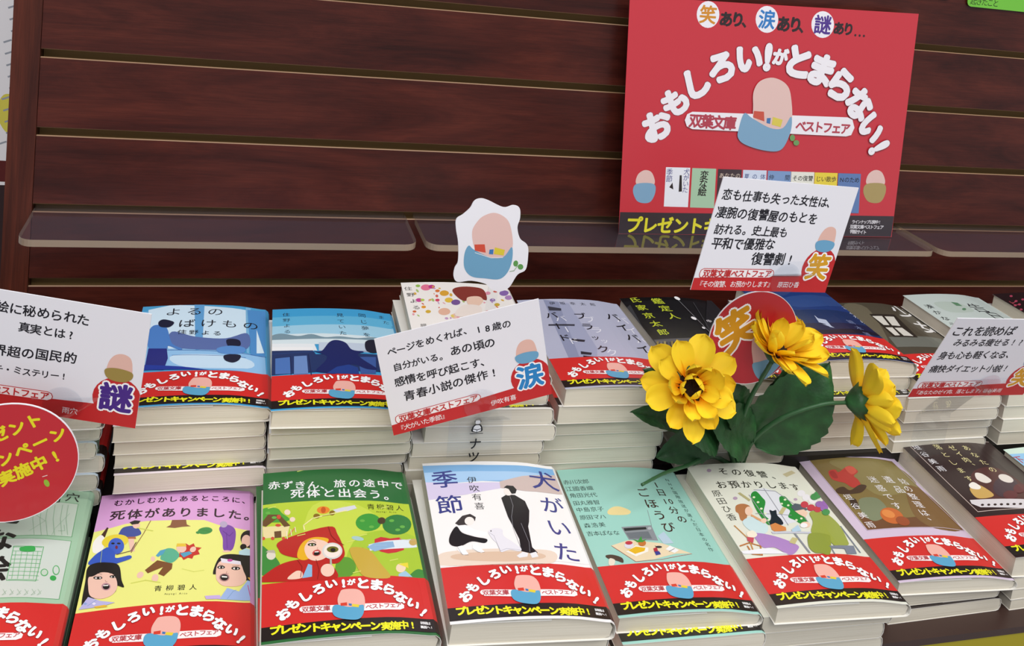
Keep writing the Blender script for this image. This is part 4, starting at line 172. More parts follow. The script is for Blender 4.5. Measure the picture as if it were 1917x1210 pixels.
"band":[["T","お",8.5,"#ffffff",[12.2,19.5,12.2,19.5],0.075,"#6a1216",0.025,35,0],["T","も",8.1,"#ffffff",[17.6,26.1,17.6,26.1],0.075,"#6a1216",0.025,32,0],["T","し",8.4,"#ffffff",[25.1,30.9,25.1,30.9],0.075,"#6a1216",0.025,26,0],["T","ろ",8.5,"#ffffff",[33.2,35.5,33.2,35.5],0.075,"#6a1216",0.025,18,0],["T","い",7.8,"#ffffff",[40.9,38.8,40.9,38.8],0.075,"#6a1216",0.025,8,0],["T","!",8.3,"#ffffff",[48.4,38.9,48.4,38.9],0.075,"#6a1216",0.025,0,0],["T","が",5.2,"#ffffff",[53.1,39.3,53.1,39.3],0.075,"#6a1216",0.025,-3,0],["T","と",9.2,"#ffffff",[60.2,38.1,60.2,38.1],0.075,"#6a1216",0.025,-5,0],["T","ま",9.3,"#ffffff",[68.4,36.6,68.4,36.6],0.075,"#6a1216",0.025,-10,0],["T","ら",9.0,"#ffffff",[75.7,32.8,75.7,32.8],0.075,"#6a1216",0.025,-18,0],["T","な",8.9,"#ffffff",[82.1,26.8,82.1,26.8],0.075,"#6a1216",0.025,-28,0],["T","い",8.3,"#ffffff",[89.4,22.3,89.4,22.3],0.075,"#6a1216",0.025,-34,0],["T","!",8.7,"#ffffff",[94.9,16.0,94.9,16.0],0.075,"#6a1216",0.025,-40,0],["P","#fbf2f2",0,[22.6,23.1,24.9,23.3,43.7,22.0,78.8,21.8,81.7,22.2,83.4,20.7,83.1,18.3,80.5,16.9,43.3,16.5,23.8,18.4,21.7,20.1,21.4,21.8]],["T","双葉文庫",4.3,"#b8323c",[24.8,20.8,37.2,20.1],0.025,null,0,0,0],["T","ベストフェア",4.1,"#b8323c",[61.9,19.3,80.0,20.4],0.025,null,0,0,0],["P","#f0b4a8",1,[43.8,24.3,45.7,31.3,48.2,33.5,56.5,32.9,59.8,27.9,59.4,19.7,55.8,15.3,46.8,16.0]],["P","#5aa6cc",1,[40.9,21.1,43.7,22.0,50.8,19.7,57.7,20.9,59.0,19.7,58.0,14.0,54.5,10.3,46.5,11.2,41.7,13.6,40.2,17.2]],["P","#d8402c",0,[45.4,23.0,49.2,23.3,49.2,20.9,45.4,20.9]],["P","#e6cf3a",0,[52.3,21.9,56.5,21.0,55.7,19.0,51.9,19.9]],["P","#3a78b8",0,[50.2,22.4,52.0,21.9,51.7,20.4,50.1,20.9]],["T","プレゼントキャンペーン",6.7,"#efec22",[7.6,8.7,64.3,5.4],0.07,null,0,0,0],["T","実施中!",6.3,"#efec22",[70.6,5.0,86.5,6.4],0.05,null,0,0,0],["T","詳細は",2.3,"#f4f4f4",[92.7,8.4,96.7,8.3],0.03,null,0,0,0],["T","裏面へ!",2.2,"#f4f4f4",[92.2,5.4,97.9,5.3],0.03,null,0,0,0]],
"card1":[["T","絵に秘められた",8.3,"#1f1e26",[31.3,71.6,79.9,71.7],0.024,null,0,6,0],["T","真実とは?",7.4,"#1f1e26",[45.4,59.7,73.9,59.5],0.024,null,0,6,0],["T","界超の国民的",8.4,"#1f1e26",[32.3,41.2,74.9,44.0],0.024,null,0,6,0],["T","チ・ミステリー!",5.9,"#1f1e26",[32.6,28.2,72.5,29.8],0.024,null,0,6,0],["P","#c62a2c",0,[0,0,120,0,120,15,0,9]],["E","#c62a2c",[106,20,15,0,0,15]],["P","#faf4f4",0,[5,9.5,64,10.6,66.5,12,67,14,66,16,63.5,17,6,16.2,4,15,3.4,12.5,4,10.4]],["L","#c62a2c",0.5,[5,9.5,64,10.6,66.5,12,67,14,66,16,63.5,17,6,16.2,4,15,3.4,12.5,4,10.4,5,9.5]],["T","双葉文庫ベストフェア",6.2,"#c62a2c",[9,12.8,62,13.8],0.03,null,0,0,0],["T","『変な絵』",5.2,"#ffffff",[6,4.6,24.8,5.25],0.005,null,0,0,0],["T","雨穴",5.0,"#ffffff",[76,5.6,80.9,5.8],0.005,null,0,0,0],["T","謎",21,"#4a2a88",[105.5,20.5,105.5,20.5],0.045,"#ffffff",0.07,0,0],["P","#e8bcae",1,[99,38,98,44,101,50,106,52,111,50,113,44,112,38]],["P","#a08a48",1,[97,40,104,41.5,113,40,114,36,111,33,106,32,100,33,97,36]]],
"card2":[["T","ページをめくれば、",7.1,"#1f1e26",[10.1,69.6,65.5,72.0],0.024,null,0,6,0],["T","18歳の",7.1,"#1f1e26",[73.3,69.8,93.9,68.8],0.024,null,0,6,0],["T","自分がいる。",6.8,"#1f1e26",[12.0,56.4,45.4,56.0],0.024,null,0,6,0],["T","あの頃の",8.6,"#1f1e26",[54.9,57.5,80.0,57.1],0.024,null,0,6,0],["T","感情を呼び起こす、",8.1,"#1f1e26",[11.6,43.8,74.9,42.7],0.024,null,0,6,0],["T","青春小説の傑作!",8.8,"#1f1e26",[16.9,30.2,79.4,31.4],0.024,null,0,6,0],["P","#c62a2c",0,[0,0,120,0,120,15,0,9]],["E","#c62a2c",[106,20,15,0,0,15]],["P","#faf4f4",0,[5,9.5,64,10.6,66.5,12,67,14,66,16,63.5,17,6,16.2,4,15,3.4,12.5,4,10.4]],["L","#c62a2c",0.5,[5,9.5,64,10.6,66.5,12,67,14,66,16,63.5,17,6,16.2,4,15,3.4,12.5,4,10.4,5,9.5]],["T","双葉文庫ベストフェア",6.2,"#c62a2c",[9,12.8,62,13.8],0.03,null,0,0,0],["T","『犬がいた季節』",5.2,"#ffffff",[6,4.6,38.9,5.4],0.005,null,0,0,0],["T","伊吹有喜",5.0,"#ffffff",[76,5.6,90.7,5.8],0.005,null,0,0,0],["T","涙",21,"#2b86c8",[105.5,20.5,105.5,20.5],0.045,"#ffffff",0.07,0,0],["P","#e8bcae",1,[99,38,98,44,101,50,106,52,111,50,113,44,112,38]],["P","#6fa8cc",1,[97,40,104,41.5,113,40,114,36,111,33,106,32,100,33,97,36]]],
"card3":[["T","恋も仕事も失った女性は、",8.5,"#1f1e26",[7.2,70.9,99.4,70.0],0.024,null,0,6,0],["T","凄腕の復讐屋のもとを",9.1,"#1f1e26",[6.8,58.0,86.9,57.4],0.024,null,0,6,0],["T","訪れる。史上最も",8.2,"#1f1e26",[8.9,45.6,64.8,45.8],0.024,null,0,6,0],["T","平和で優雅な",9.4,"#1f1e26",[10.4,35.3,55.9,36.4],0.024,null,0,6,0],["T","復讐劇!",10.2,"#1f1e26",[48.6,25.0,78.1,25.5],0.024,null,0,6,0],["P","#c62a2c",0,[0,0,120,0,120,15,0,9]],["E","#c62a2c",[106,20,15,0,0,15]],["P","#faf4f4",0,[5,9.5,64,10.6,66.5,12,67,14,66,16,63.5,17,6,16.2,4,15,3.4,12.5,4,10.4]],["L","#c62a2c",0.5,[5,9.5,64,10.6,66.5,12,67,14,66,16,63.5,17,6,16.2,4,15,3.4,12.5,4,10.4,5,9.5]],["T","双葉文庫ベストフェア",6.2,"#c62a2c",[9,12.8,62,13.8],0.03,null,0,0,0],["T","『その復讐、お預かりします』",5.2,"#ffffff",[6,4.6,67.1,5.7],0.005,null,0,0,0],["T","原田ひ香",5.0,"#ffffff",[76,5.6,90.7,5.8],0.005,null,0,0,0],["T","笑",21,"#dca020",[105.5,20.5,105.5,20.5],0.045,"#ffffff",0.07,0,0],["P","#e8bcae",1,[99,38,98,44,101,50,106,52,111,50,113,44,112,38]],["P","#6fa8cc",1,[97,40,104,41.5,113,40,114,36,111,33,106,32,100,33,97,36]]],
"card5":[["T","これを読めば",10.7,"#1f1e26",[8.5,69.9,59.8,70.9],0.024,null,0,6,0],["T","みるみる痩せる!?",8.3,"#1f1e26",[15.6,58.2,78.9,59.2],0.024,null,0,6,0],["T","身も心も軽くなる、",9.0,"#1f1e26",[9.0,44.6,77.1,45.9],0.024,null,0,6,0],["T","痛快ダイエット小説!",8.5,"#1f1e26",[8.4,30.3,81.7,30.8],0.024,null,0,6,0],["P","#c62a2c",0,[0,0,120,0,120,15,0,9]],["E","#c62a2c",[106,20,15,0,0,15]],["P","#faf4f4",0,[5,9.5,64,10.6,66.5,12,67,14,66,16,63.5,17,6,16.2,4,15,3.4,12.5,4,10.4]],["L","#c62a2c",0.5,[5,9.5,64,10.6,66.5,12,67,14,66,16,63.5,17,6,16.2,4,15,3.4,12.5,4,10.4,5,9.5]],["T","双葉文庫ベストフェア",6.2,"#c62a2c",[9,12.8,62,13.8],0.03,null,0,0,0],["T","『あなたのゼイ肉、落とします』",5.2,"#ffffff",[6,4.6,71.8,5.75],0.005,null,0,0,0],["T","垣谷美雨",5.0,"#ffffff",[76,5.6,90.7,5.8],0.005,null,0,0,0],["T","笑",21,"#dca020",[105.5,20.5,105.5,20.5],0.045,"#ffffff",0.07,0,0],["P","#e8bcae",1,[99,38,98,44,101,50,106,52,111,50,113,44,112,38]],["P","#6fa8cc",1,[97,40,104,41.5,113,40,114,36,111,33,106,32,100,33,97,36]]],
"disc1":[["T","プレゼント",9.7,"#e2d824",[-17.7,10.2,18.6,26.8],0.055,null,0,27,0],["T","キャンペーン",9.8,"#e2d824",[-15.1,-7.2,32.5,17.2],0.055,null,0,27,0],["T","実施中!",9.9,"#e2d824",[5.2,-10.3,31.9,2.7],0.055,null,0,27,0],["E","#8fb83a",[28.0,-15.4,1.2,0.8,1.2,-2.4]],["L","#e8e6e0",0.41,[25.4,-10.9,28.1,-10.1]]],
"disc2":[["T","笑",34.9,"#d99a1c",[-20.5,7.6,-20.5,7.6],0.05,"#ffffff",0.05,33,0],["P","#e6b8ae",1,[-4.7,-2.2,-1.2,1.8,9.0,0.3,19.9,-12.1,18.9,-21.5,4.3,-27.9,-2.5,-14.3]],["P","#7fb0cc",1,[-1.0,-22.4,5.7,-19.8,20.7,-16.1,26.5,-16.3,22.5,-25.7,12.8,-34.9,5.3,-33.4]]],
"cutout":[["P","#f2f2f6",1,[-10.4,38.0,-4.4,36.8,8.0,31.7,15.3,33.5,20.5,31.5,22.0,23.9,20.9,16.3,24.2,7.6,30.4,2.7,32.2,-4.5,31.9,-16.7,25.8,-21.1,20.6,-31.2,13.3,-34.5,6.5,-32.3,1.7,-28.4,-9.4,-25.9,-19.9,-26.8,-23.4,-22.4,-23.4,-15.9,-21.5,-10.4,-23.1,3.6,-26.0,14.3,-26.7,21.8,-22.1,25.6,-17.4,30.6,-14.9,36.0]],["P","#e4bfb8",1,[-10.5,0.5,-13.6,12.4,-10.8,20.0,-6.1,24.9,2.1,27.3,11.3,23.1,16.1,15.1,19.1,0.9,14.4,-9.0,-2.9,-9.2]],["P","#6fa3c4",1,[-17.3,-5.0,-14.9,1.6,-10.3,-1.6,3.4,-7.5,13.0,-6.9,18.5,0.9,20.1,-9.0,17.9,-18.9,12.1,-24.5,1.1,-24.0,-9.8,-22.4,-16.0,-15.8]],["P","#d2503c",0,[-10.6,2.5,-2.8,2.8,-1.2,-3.7,-9.7,-2.2]],["P","#3f78b8",0,[1.5,-1.3,4.5,-1.0,4.7,-5.0,1.4,-4.8]],["P","#dcc83c",0,[5.4,0.5,13.4,-1.4,12.9,-5.8,5.2,-4.7]],["L","#e8f0f4",0.43,[-9.4,-3.8,3.4,-7.8,12.6,-7.4]],["E","#5f9a52",[23.3,-12.1,1.9,-0.3,-0.1,-2.4]],["E","#5f9a52",[27.4,-14.7,2.2,0.0,0.3,-2.2]],["L","#7fa870",0.44,[19.4,-18.4,22.7,-17.8,24.9,-13.9]]],
"poster":[["E","#ecebf2",[69.2,226.4,12.5,1.0,1.8,-13.4]],["T","笑",19.3,"#d08a20",[69.2,226.4,69.2,226.4],0.032,null,0,0,0],["E","#ecebf2",[136.2,226.5,13.0,1.0,2.0,-13.7]],["T","涙",20.0,"#2a78c0",[136.2,226.5,136.2,226.5],0.032,null,0,0,0],["E","#ecebf2",[202.2,226.0,13.5,1.0,2.1,-13.9]],["T","謎",20.8,"#4a2a88",[202.2,226.0,202.2,226.0],0.032,null,0,0,0],["T","あり",15.7,"#1e0c10",[89.9,223.4,103.2,224.0],0.06,null,0,0,0],["T","あり",16.6,"#1e0c10",[156.1,223.3,170.2,223.7],0.06,null,0,0,0],["T","あり",14.0,"#1e0c10",[222.2,223.6,234.0,223.6],0.06,null,0,0,0],["T","、",16.1,"#2a1216",[115.6,223.6,115.6,223.6],0.04,null,0,0,0],["T","、",16.8,"#2a1216",[182.3,223.2,182.3,223.2],0.04,null,0,0,0],["T","…",15.8,"#2a1216",[248.5,222.9,248.5,222.9],0.03,null,0,0,0],["T","お",32.6,"#eeecf2",[27.5,111.1,27.5,111.1],0.085,"#7a2a38",0.018,22,0],["T","も",31.0,"#eeecf2",[44.8,136.8,44.8,136.8],0.085,"#7a2a38",0.018,34,0],["T","し",33.1,"#eeecf2",[65.0,157.0,65.0,157.0],0.085,"#7a2a38",0.018,22,0],["T","ろ",33.6,"#eeecf2",[91.6,175.1,91.6,175.1],0.085,"#7a2a38",0.018,18,0],["T","い",32.3,"#eeecf2",[120.9,185.9,120.9,185.9],0.085,"#7a2a38",0.018,8,0],["T","!",35.5,"#eeecf2",[142.5,189.4,142.5,189.4],0.085,"#7a2a38",0.018,0,0],["T","が",17.9,"#eeecf2",[156.8,189.1,156.8,189.1],0.085,"#7a2a38",0.018,-4,0],["T","と",36.2,"#eeecf2",[178.9,185.8,178.9,185.8],0.085,"#7a2a38",0.018,-6,0],["T","ま",35.9,"#eeecf2",[207.5,178.7,207.5,178.7],0.085,"#7a2a38",0.018,-14,0],["T","ら",36.4,"#eeecf2",[233.3,164.7,233.3,164.7],0.085,"#7a2a38",0.018,-26,0],["T","な",35.0,"#eeecf2",[258.8,145.6,258.8,145.6],0.085,"#7a2a38",0.018,-32,0],["T","い",32.4,"#eeecf2",[278.3,120.2,278.3,120.2],0.085,"#7a2a38",0.018,-50,0],["T","!",33.8,"#eeecf2",[292.2,99.9,292.2,99.9],0.085,"#7a2a38",0.018,-63,0],["P","#eeecf2",0,[64.4,127.6,246.7,130.2,253.1,127.9,256.9,119.3,254.1,111.3,247.9,109.6,66.7,109.8,60.1,112.5,57.1,118.6,59.0,124.8]],["T","双葉文庫",14.9,"#b03a4c",[69.2,118.7,108.2,117.9],0.045,null,0,0,0],["T","ベストフェア",12.8,"#b03a4c",[191.3,118.5,245.6,117.9],0.045,null,0,0,0],["P","#e0bfb8",1,[131.9,139.2,130.9,152.6,136.9,163.1,151.4,167.3,167.5,161.4,175.2,148.2,179.2,121.1,163.0,113.5,137.5,119.2]],["P","#7ba5c4",1,[118.9,111.7,123.0,128.7,133.1,124.1,155.2,114.9,170.4,115.6,178.2,127.9,180.3,114.3,175.1,96.9,166.4,90.6,147.2,91.6,127.5,96.8,119.5,103.2]],["P","#c8503c",0,[133.9,131.7,145.6,131.5,147.6,121.4,133.9,125.0]],["P","#3a74b0",0,[150.0,124.9,154.6,125.4,154.6,119.1,150.3,119.8]],["P","#d8c850",0,[156.9,126.6,168.8,124.0,167.4,116.3,156.6,118.4]],["E","#6a9a58",[183.1,105.5,3.1,0.1,0.5,-3.4]],["E","#6a9a58",[188.5,100.5,3.5,0.1,0.4,-2.9]],["P","#e8ecf4",0,[43.2,69.6,70.3,69.8,73.1,28.8,46.0,29.0]],["T","犬がいた",6.9,"#343a86",[66.8,65.7,67.5,46.9],0,null,0,0,1],["T","季節",7.5,"#343a86",[47.8,64.8,48.3,57.8],0,null,0,0,1],["P","#1a1615",0,[59.5,61.8,61.7,61.8,64.1,45.1,60.5,44.7]],["P","#1a1615",0,[49.5,49.0,52.4,54.0,54.3,46.9]],["P","#a6c9aa",0,[72.5,69.6,99.7,69.7,102.8,28.4,75.4,28.6]],["T","変な絵",10.0,"#1a1615",[87.1,62.5,87.0,45.6],0.02,null,0,0,1],["P","#3a2a30",0,[101.9,69.5,129.3,69.7,132.5,28.0,104.9,28.2]],["T","あなたの",6.0,"#c8b8a8",[106.8,62.9,125.7,63.1],0.01,null,0,0,0],["P","#cfdcf0",0,[130.8,69.5,158.4,69.7,161.8,27.6,134.0,27.8]],["T","夏の体",6.1,"#5a6a9a",[135.9,62.8,154.8,63.0],0.01,null,0,0,0],["P","#7a9ac8",0,[159.9,69.5,187.6,69.6,191.2,27.2,163.3,27.4]],["T","仲間",6.2,"#20304a",[165.1,62.7,184.0,62.9],0.01,null,0,0,0],["P","#e6e8dc",0,[187.9,69.4,215.8,69.6,219.5,26.8,191.4,27.0]],["T","その復讐",6.3,"#2a2a22",[193.2,62.6,212.1,62.8],0.01,null,0,0,0],["P","#e6d23c",0,[216.3,69.4,244.4,69.5,248.2,26.5,220.0,26.7]],["T","じい散歩",6.4,"#4a3a1a",[221.7,62.6,240.6,62.7],0.01,null,0,0,0],["P","#5a7ab0",0,[245.2,69.4,273.4,69.5,277.5,26.1,249.1,26.3]],["T","Nのため",6.5,"#101828",[250.7,62.5,269.6,62.6],0.01,null,0,0,0],["P","#2b222a",0,[-1.1,22.4,323.4,23.5,325.7,-0.9,-0.2,-0.1]],["T","プレゼントキャンペーン実施中!",18.1,"#dcd628",[15.6,9.7,257.6,9.2],0.045,null,0,0,0],["T","ラインナップ公開中!",4.4,"#e8e6ec",[272.7,16.5,306.1,16.7],0.02,null,0,0,0],["T","双葉文庫ベストフェア",4.9,"#e8e6ec",[271.5,11.1,309.8,10.9],0.02,null,0,0,0],["T","特設サイト",4.9,"#e8e6ec",[272.4,5.8,288.9,5.1],0.02,null,0,0,0],["P","#e0bfb8",1,[13.6,50.9,13.3,60.8,20.6,65.9,28.9,62.9,32.2,51.3]],["P","#7ba5c4",1,[10.1,44.2,13.5,51.7,31.2,52.2,34.8,44.8,31.6,34.7,24.8,32.0,15.7,34.3]],["P","#e0bfb8",1,[283.6,57.9,282.9,68.6,291.2,74.2,301.0,70.9,305.1,58.4]],["P","#a8945c",1,[279.6,50.6,283.4,58.8,304.0,59.3,308.4,51.3,305.0,40.5,297.1,37.6,286.4,40.1]]]}''')
GL = {}
def glyph(ch, b):
    k = (ch, round(b, 3))
    if k not in GL:
        c = bpy.data.curves.new('t', 'FONT'); c.body = ch; c.size = 1; c.resolution_u = 3; c.offset = b
        o = bpy.data.objects.new('t', c); me = bpy.data.meshes.new_from_object(o)
        vs = [(v.co.x, v.co.y) for v in me.vertices]; fs = [tuple(p.vertices) for p in me.polygons]
        asc = ord(ch) < 256
        if vs and asc:
            x0 = min(v[0] for v in vs); x1 = max(v[0] for v in vs); cx = (x0 + x1) / 2
        else: cx = .5
        GL[k] = ([(x - cx, y - .38) for x, y in vs], fs)
        bpy.data.objects.remove(o); bpy.data.curves.remove(c); bpy.data.meshes.remove(me)
    return GL[k]
def cr(pts, n=5):
    out = []; k = len(pts)
    for i in range(k):
        p0, p1, p2, p3 = pts[i - 1], pts[i], pts[(i + 1) % k], pts[(i + 2) % k]
        for j in range(n):
            t = j / n
            out.append(tuple(.5 * (2 * p1[d] + (p2[d] - p0[d]) * t + (2 * p0[d] - 5 * p1[d] + 4 * p2[d] - p3[d]) * t * t + (3 * p1[d] - p0[d] - 3 * p2[d] + p3[d]) * t ** 3) for d in (0, 1)))
    return out
def clip(poly, ax, val, keep_less):
    out = []; k = len(poly)
    for i in range(k):
        a, b = poly[i], poly[(i + 1) % k]; ia = (a[ax] <= val) == keep_less or a[ax] == val; ib = (b[ax] <= val) == keep_less or b[ax] == val
        if ia: out.append(a)
        if ia != ib:
            t = (val - a[ax]) / (b[ax] - a[ax]); q = [a[0] + (b[0] - a[0]) * t, a[1] + (b[1] - a[1]) * t]; q[ax] = val; out.append(tuple(q))
    return out
STEP = 8.0
def art_mesh(name, items, conform, m, rect=None, strips=False):
    V, Fc, C, boxes = [], [], [], []
    def emit(polys, col, group=0):      # polys: list of convex 2d polygons (mm)
        res = []; tag = []
        for ip, p in enumerate(polys):
            lev = (ip // group)*.004 if group else 0
            if rect:
                for ax, v, kl in ((0, rect[0], False), (0, rect[2], True), (1, rect[1], False), (1, rect[3], True)):
                    p = clip(p, ax, v, kl)
                    if len(p) < 3: break
                if len(p) < 3: continue
            if strips:
                x0 = min(q[0] for q in p); x1 = max(q[0] for q in p)
                if x1 - x0 > 5:
                    a = math.floor(x0 / STEP) * STEP
                    while a < x1:
                        s = clip(clip(p, 0, a, False), 0, a + STEP, True) if a + STEP > x0 else []
                        if len(s) >= 3: res.append(s); tag.append(lev)
                        a += STEP
                    continue
            res.append(p); tag.append(lev)
        if not res: return
        xs = [q[0] for p in res for q in p]; ys = [q[1] for p in res for q in p]
        bb = (min(xs), min(ys), max(xs), max(ys)); lay = 1
        for b2, l2 in boxes:
            if bb[0] < b2[2] and bb[2] > b2[0] and bb[1] < b2[3] and bb[3] > b2[1]: lay = max(lay, l2 + 1)
        boxes.append((bb, lay)); c = lin(col)
        for p, lev in zip(res, tag):
            k = len(V)
            for q in p: V.append(conform(q[0], q[1], lay * .05 + lev)); C.append(c)
            Fc.append(tuple(range(k, k + len(p))))
    def polyfill(pts):
        tris = tessellate_polygon([[Vector((p[0], p[1], 0)) for p in pts]]); out = []
        for t in tris:
            a, b, c = (pts[i] for i in t)
            if (b[0]-a[0])*(c[1]-a[1])-(b[1]-a[1])*(c[0]-a[0]) < 0: b, c = c, b
            out.append([a, b, c])
        return out
    for it in items:
        if it[0] == 'P':
            f = it[3]; pts = [(f[i], f[i+1]) for i in range(0, len(f), 2)]
            if it[2]: pts = cr(pts)
            emit(polyfill(pts), it[1])
        elif it[0] == 'E':
            cx, cy, ax, ay, bx, by = it[2]; pts = [(cx + ax*math.cos(a) + bx*math.sin(a), cy + ay*math.cos(a) + by*math.sin(a)) for a in [i*math.pi/12 for i in range(24)]]
            emit(polyfill(pts), it[1])
        elif it[0] == 'L':
            f = it[3]; wd = it[2] / 2; pts = [(f[i], f[i+1]) for i in range(0, len(f), 2)]; ps = []
            for a, b in zip(pts, pts[1:]):
                d = math.hypot(b[0]-a[0], b[1]-a[1]) or 1; ux, uy = (b[0]-a[0])/d, (b[1]-a[1])/d; e = wd*.5
                a = (a[0]-ux*e, a[1]-uy*e); b = (b[0]+ux*e, b[1]+uy*e); nx, ny = -uy*wd, ux*wd
                ps.append([(a[0]-nx, a[1]-ny), (b[0]-nx, b[1]-ny), (b[0]+nx, b[1]+ny), (a[0]+nx, a[1]+ny)])
            emit(ps, it[1])
        else:
            _, txt, sz, col, (x0, y0, x1, y1), b, oc, ow, rot, vert = it; n = len(txt)
            for pas in ((1, 0) if oc else (0,)):
                bd = b + (ow if pas else 0); nd = 1 if bd < .008 else (6 if bd < .03 else (8 if bd < .06 else 12)); bd = bd * .8
                shifts = [(bd*math.cos(2*math.pi*i/nd), bd*math.sin(2*math.pi*i/nd)) for i in range(nd)] if nd > 1 else [(0, 0)]
                for i, ch in enumerate(txt):
                    if ch == ' ': continue
                    t = i / (n - 1) if n > 1 else 0; px, py = x0 + (x1-x0)*t, y0 + (y1-y0)*t; r = rot
                    if rot == 6: r = R.uniform(-4, 4); px += R.uniform(-.25, .25); py += R.uniform(-.3, .3)
                    if vert and ch in 'ー': r = -90
                    if vert and ch in '、。': px += sz*.55; py += sz*.55
                    s = sz * (.72 if vert and ch in 'っゃゅょッャュョ' else 1)
                    vs, fs = glyph(ch, 0); ca, sa = math.cos(math.radians(r)), math.sin(math.radians(r))
                    q = [(px + s*(x*ca - y*sa), py + s*(x*sa + y*ca)) for x, y in vs]
                    pp = []
                    for fc in fs:
                        g = [q[j] for j in fc]; ar = sum(g[j-1][0]*g[j][1] - g[j][0]*g[j-1][1] for j in range(len(g)))
                        pp.append(g if ar > 0 else g[::-1])
                    emit([[(a + dx*s, c + dy*s) for a, c in g] for dx, dy in shifts for g in pp], oc if pas else col, len(pp))
    return mesh(name, V, Fc, m, cols=C)
def bow(u):
    u0 = max(min(u, 90), 0)
    return 1.8*math.sin(math.pi*u0/90) - 3.2*max(0, (min(u, 100)-70)/30)**2
def zb(u):       # piecewise linear so prints lie on the cover facets
    a = math.floor(u/STEP)*STEP; t = (u-a)/STEP
    return bow(a)*(1-t) + bow(a+STEP)*t
conf_book = lambda u, v, l: (u*.001, v*.001, (zb(u)+l)*.001)
def conf_plane(fr):
    o, ax, az = (Vector(q) for q in fr); n = ax.cross(az); n = n*(1 if n.y < 0 else -1)
    return lambda u, v, l: tuple(o + ax*(u*.001) + az*(v*.001) + n*(l*.001))

# ------------------------------------------------------------------ books
def profile(T, off=0.0, flat=False):      # outer path of a cover wrapped round the spine, mm, z measured from the book's underside
    p = [(u, T + zb(u) + off) for u in (0, 8, 16, 24, 32, 40, 48, 56, 64, 72, 80, 88, 96)]
    zt = T + zb(100)
    if flat:
        return [(0, T + off), (50, T + off), (96, T + off), (100 + off*.4, T - .3 + off), (102.2 + off, T - 1.6), (103.0 + off, T*.6), (102.9 + off, T*.3), (101.8 + off, .8), (99.5, -off + .05), (60, -off + .05), (0, -off + .05)]
    p += [(100 + off*.4, zt + off*.9), (102.4 + off, zt - 2.0), (103.3 + off, zt - 4.0), (103.5 + off, T*.4), (103.0 + off, 1.6), (101.5 + off, .4), (99.5, -off + .05)]
    p += [(60, -off + .05), (0, -off + .05)]
    return p
def sheet(path, v0, v1, th, col, name, m, colf=None):
    inn = None if colf else lin('#ece9e2')
    # closed strip of thickness th: outer path and inward copy
    n = len(path); inner = []
    for i, (x, z) in enumerate(path):
        a = path[max(i-1, 0)]; b = path[min(i+1, n-1)]; dx, dz = b[0]-a[0], b[1]-a[1]; d = math.hypot(dx, dz)
        inner.append((x + dz/d*th, z - dx/d*th))
    E0 = []; V, F, C = [], [], []; vs = v0 if isinstance(v0, list) else [v0, v1]
    for s, (a, b) in enumerate(zip(vs, vs[1:])):
        k = len(V); c = lin(colf[s] if colf else col)
        for y in (a, b):
            for x, z in path: V.append((x*.001, y*.001, z*.001)); C.append(c)
            for x, z in inner: V.append((x*.001, y*.001, z*.001)); C.append(inn or c)
        for i in range(n-1):
            o0, o1, i0, i1 = k+i, k+i+1, k+n+i, k+n+i+1; P2 = 2*n
            F += [(o0, o1, o1+P2, o0+P2), (i1, i0, i0+P2, i1+P2)]
            if s == 0:
                if inn:
                    E0.append((V[o1], V[o0], V[i0], V[i1]))
                else: F.append((o1, o0, i0, i1))
            if s == len(vs)-2: F.append((o0+P2, o1+P2, i1+P2, i0+P2))
        F += [(k, k+2*n, k+3*n, k+n), (k+n-1, k+2*n-1, k+4*n-1, k+3*n-1)]
    for e in E0:
        k = len(V); V += list(e); C += [inn]*4; F.append((k, k+1, k+2, k+3))
    return mesh(name, V, F, m, cols=C)
CACHE = {}
def cover_mesh(T, col, flat=False):
    k = ('c', T, col, flat)
    if k not in CACHE: CACHE[k] = sheet(profile(T, 0, flat), 0, 148, .3, col, 'cover', M_COVER)
    return CACHE[k]
def band_mesh(T, flat=False):
    k = ('b', T, flat)
    if k not in CACHE: CACHE[k] = sheet(profile(T, .3, flat), [2, 11.6, 44], None, .2, '', 'band', M_BANDP, ['#1b1412', '#d12b28'])
    return CACHE[k]
def page_mesh(T, flat=False):
    k = ('p', T, flat)
    if k not in CACHE:
        top = T - .45
        out = [(1.0, .45), (97, .45), (100.5, 1.6), (101.6, T*.5), (99.5, T - 4.2), (94, T - 2.6), (84, T - 1.2), (74, top - .25), (60, top), (1.4, top)]
        if flat: out = [(.6, .36), (98, .36), (101.5, 1.4), (102.3, T*.5), (101.2, T - 1.6), (99, T - .6), (96, T - .36), (60, T - .36), (30, T - .36), (.6, T - .36)]; top = T - .9
        n = len(out); V = [(x*.001, y*.001, z*.001) for y in ((.3, 147.7) if flat else (1.2, 146.8)) for x, z in out]
        F = [tuple(range(n)), tuple(range(2*n-1, n-1, -1))] + [(i, i+n, (i+1) % n + n, (i+1) % n) for i in range(n)]
        # the folded flap lying on the first page
        k0 = len(V); V += [(x*.001, y*.001, (top + z)*.001) for y in (.4, 147.6) for x, z in ((.8, .05), (62, .12), (62, .42), (.8, .35))]
        F += [(k0, k0+1, k0+2, k0+3), (k0+7, k0+6, k0+5, k0+4)] + [(k0+i, k0+4+i, k0+4+(i+1) % 4, k0+(i+1) % 4) for i in range(4)]
        CACHE[k] = mesh('page_block', V, F, [M_PAGE, M_FLAP], midx=[0]*(n+2) + [1]*6)
    return CACHE[k]
FLATPRINT = art_mesh('band_print', [i for i in ART['band'] if (i[0] == 'T' and i[4][1] < 12)], lambda u, v, l: (u*.001, v*.001, (.3+l)*.001), M_BANDP, rect=(0, 2, 100, 44))
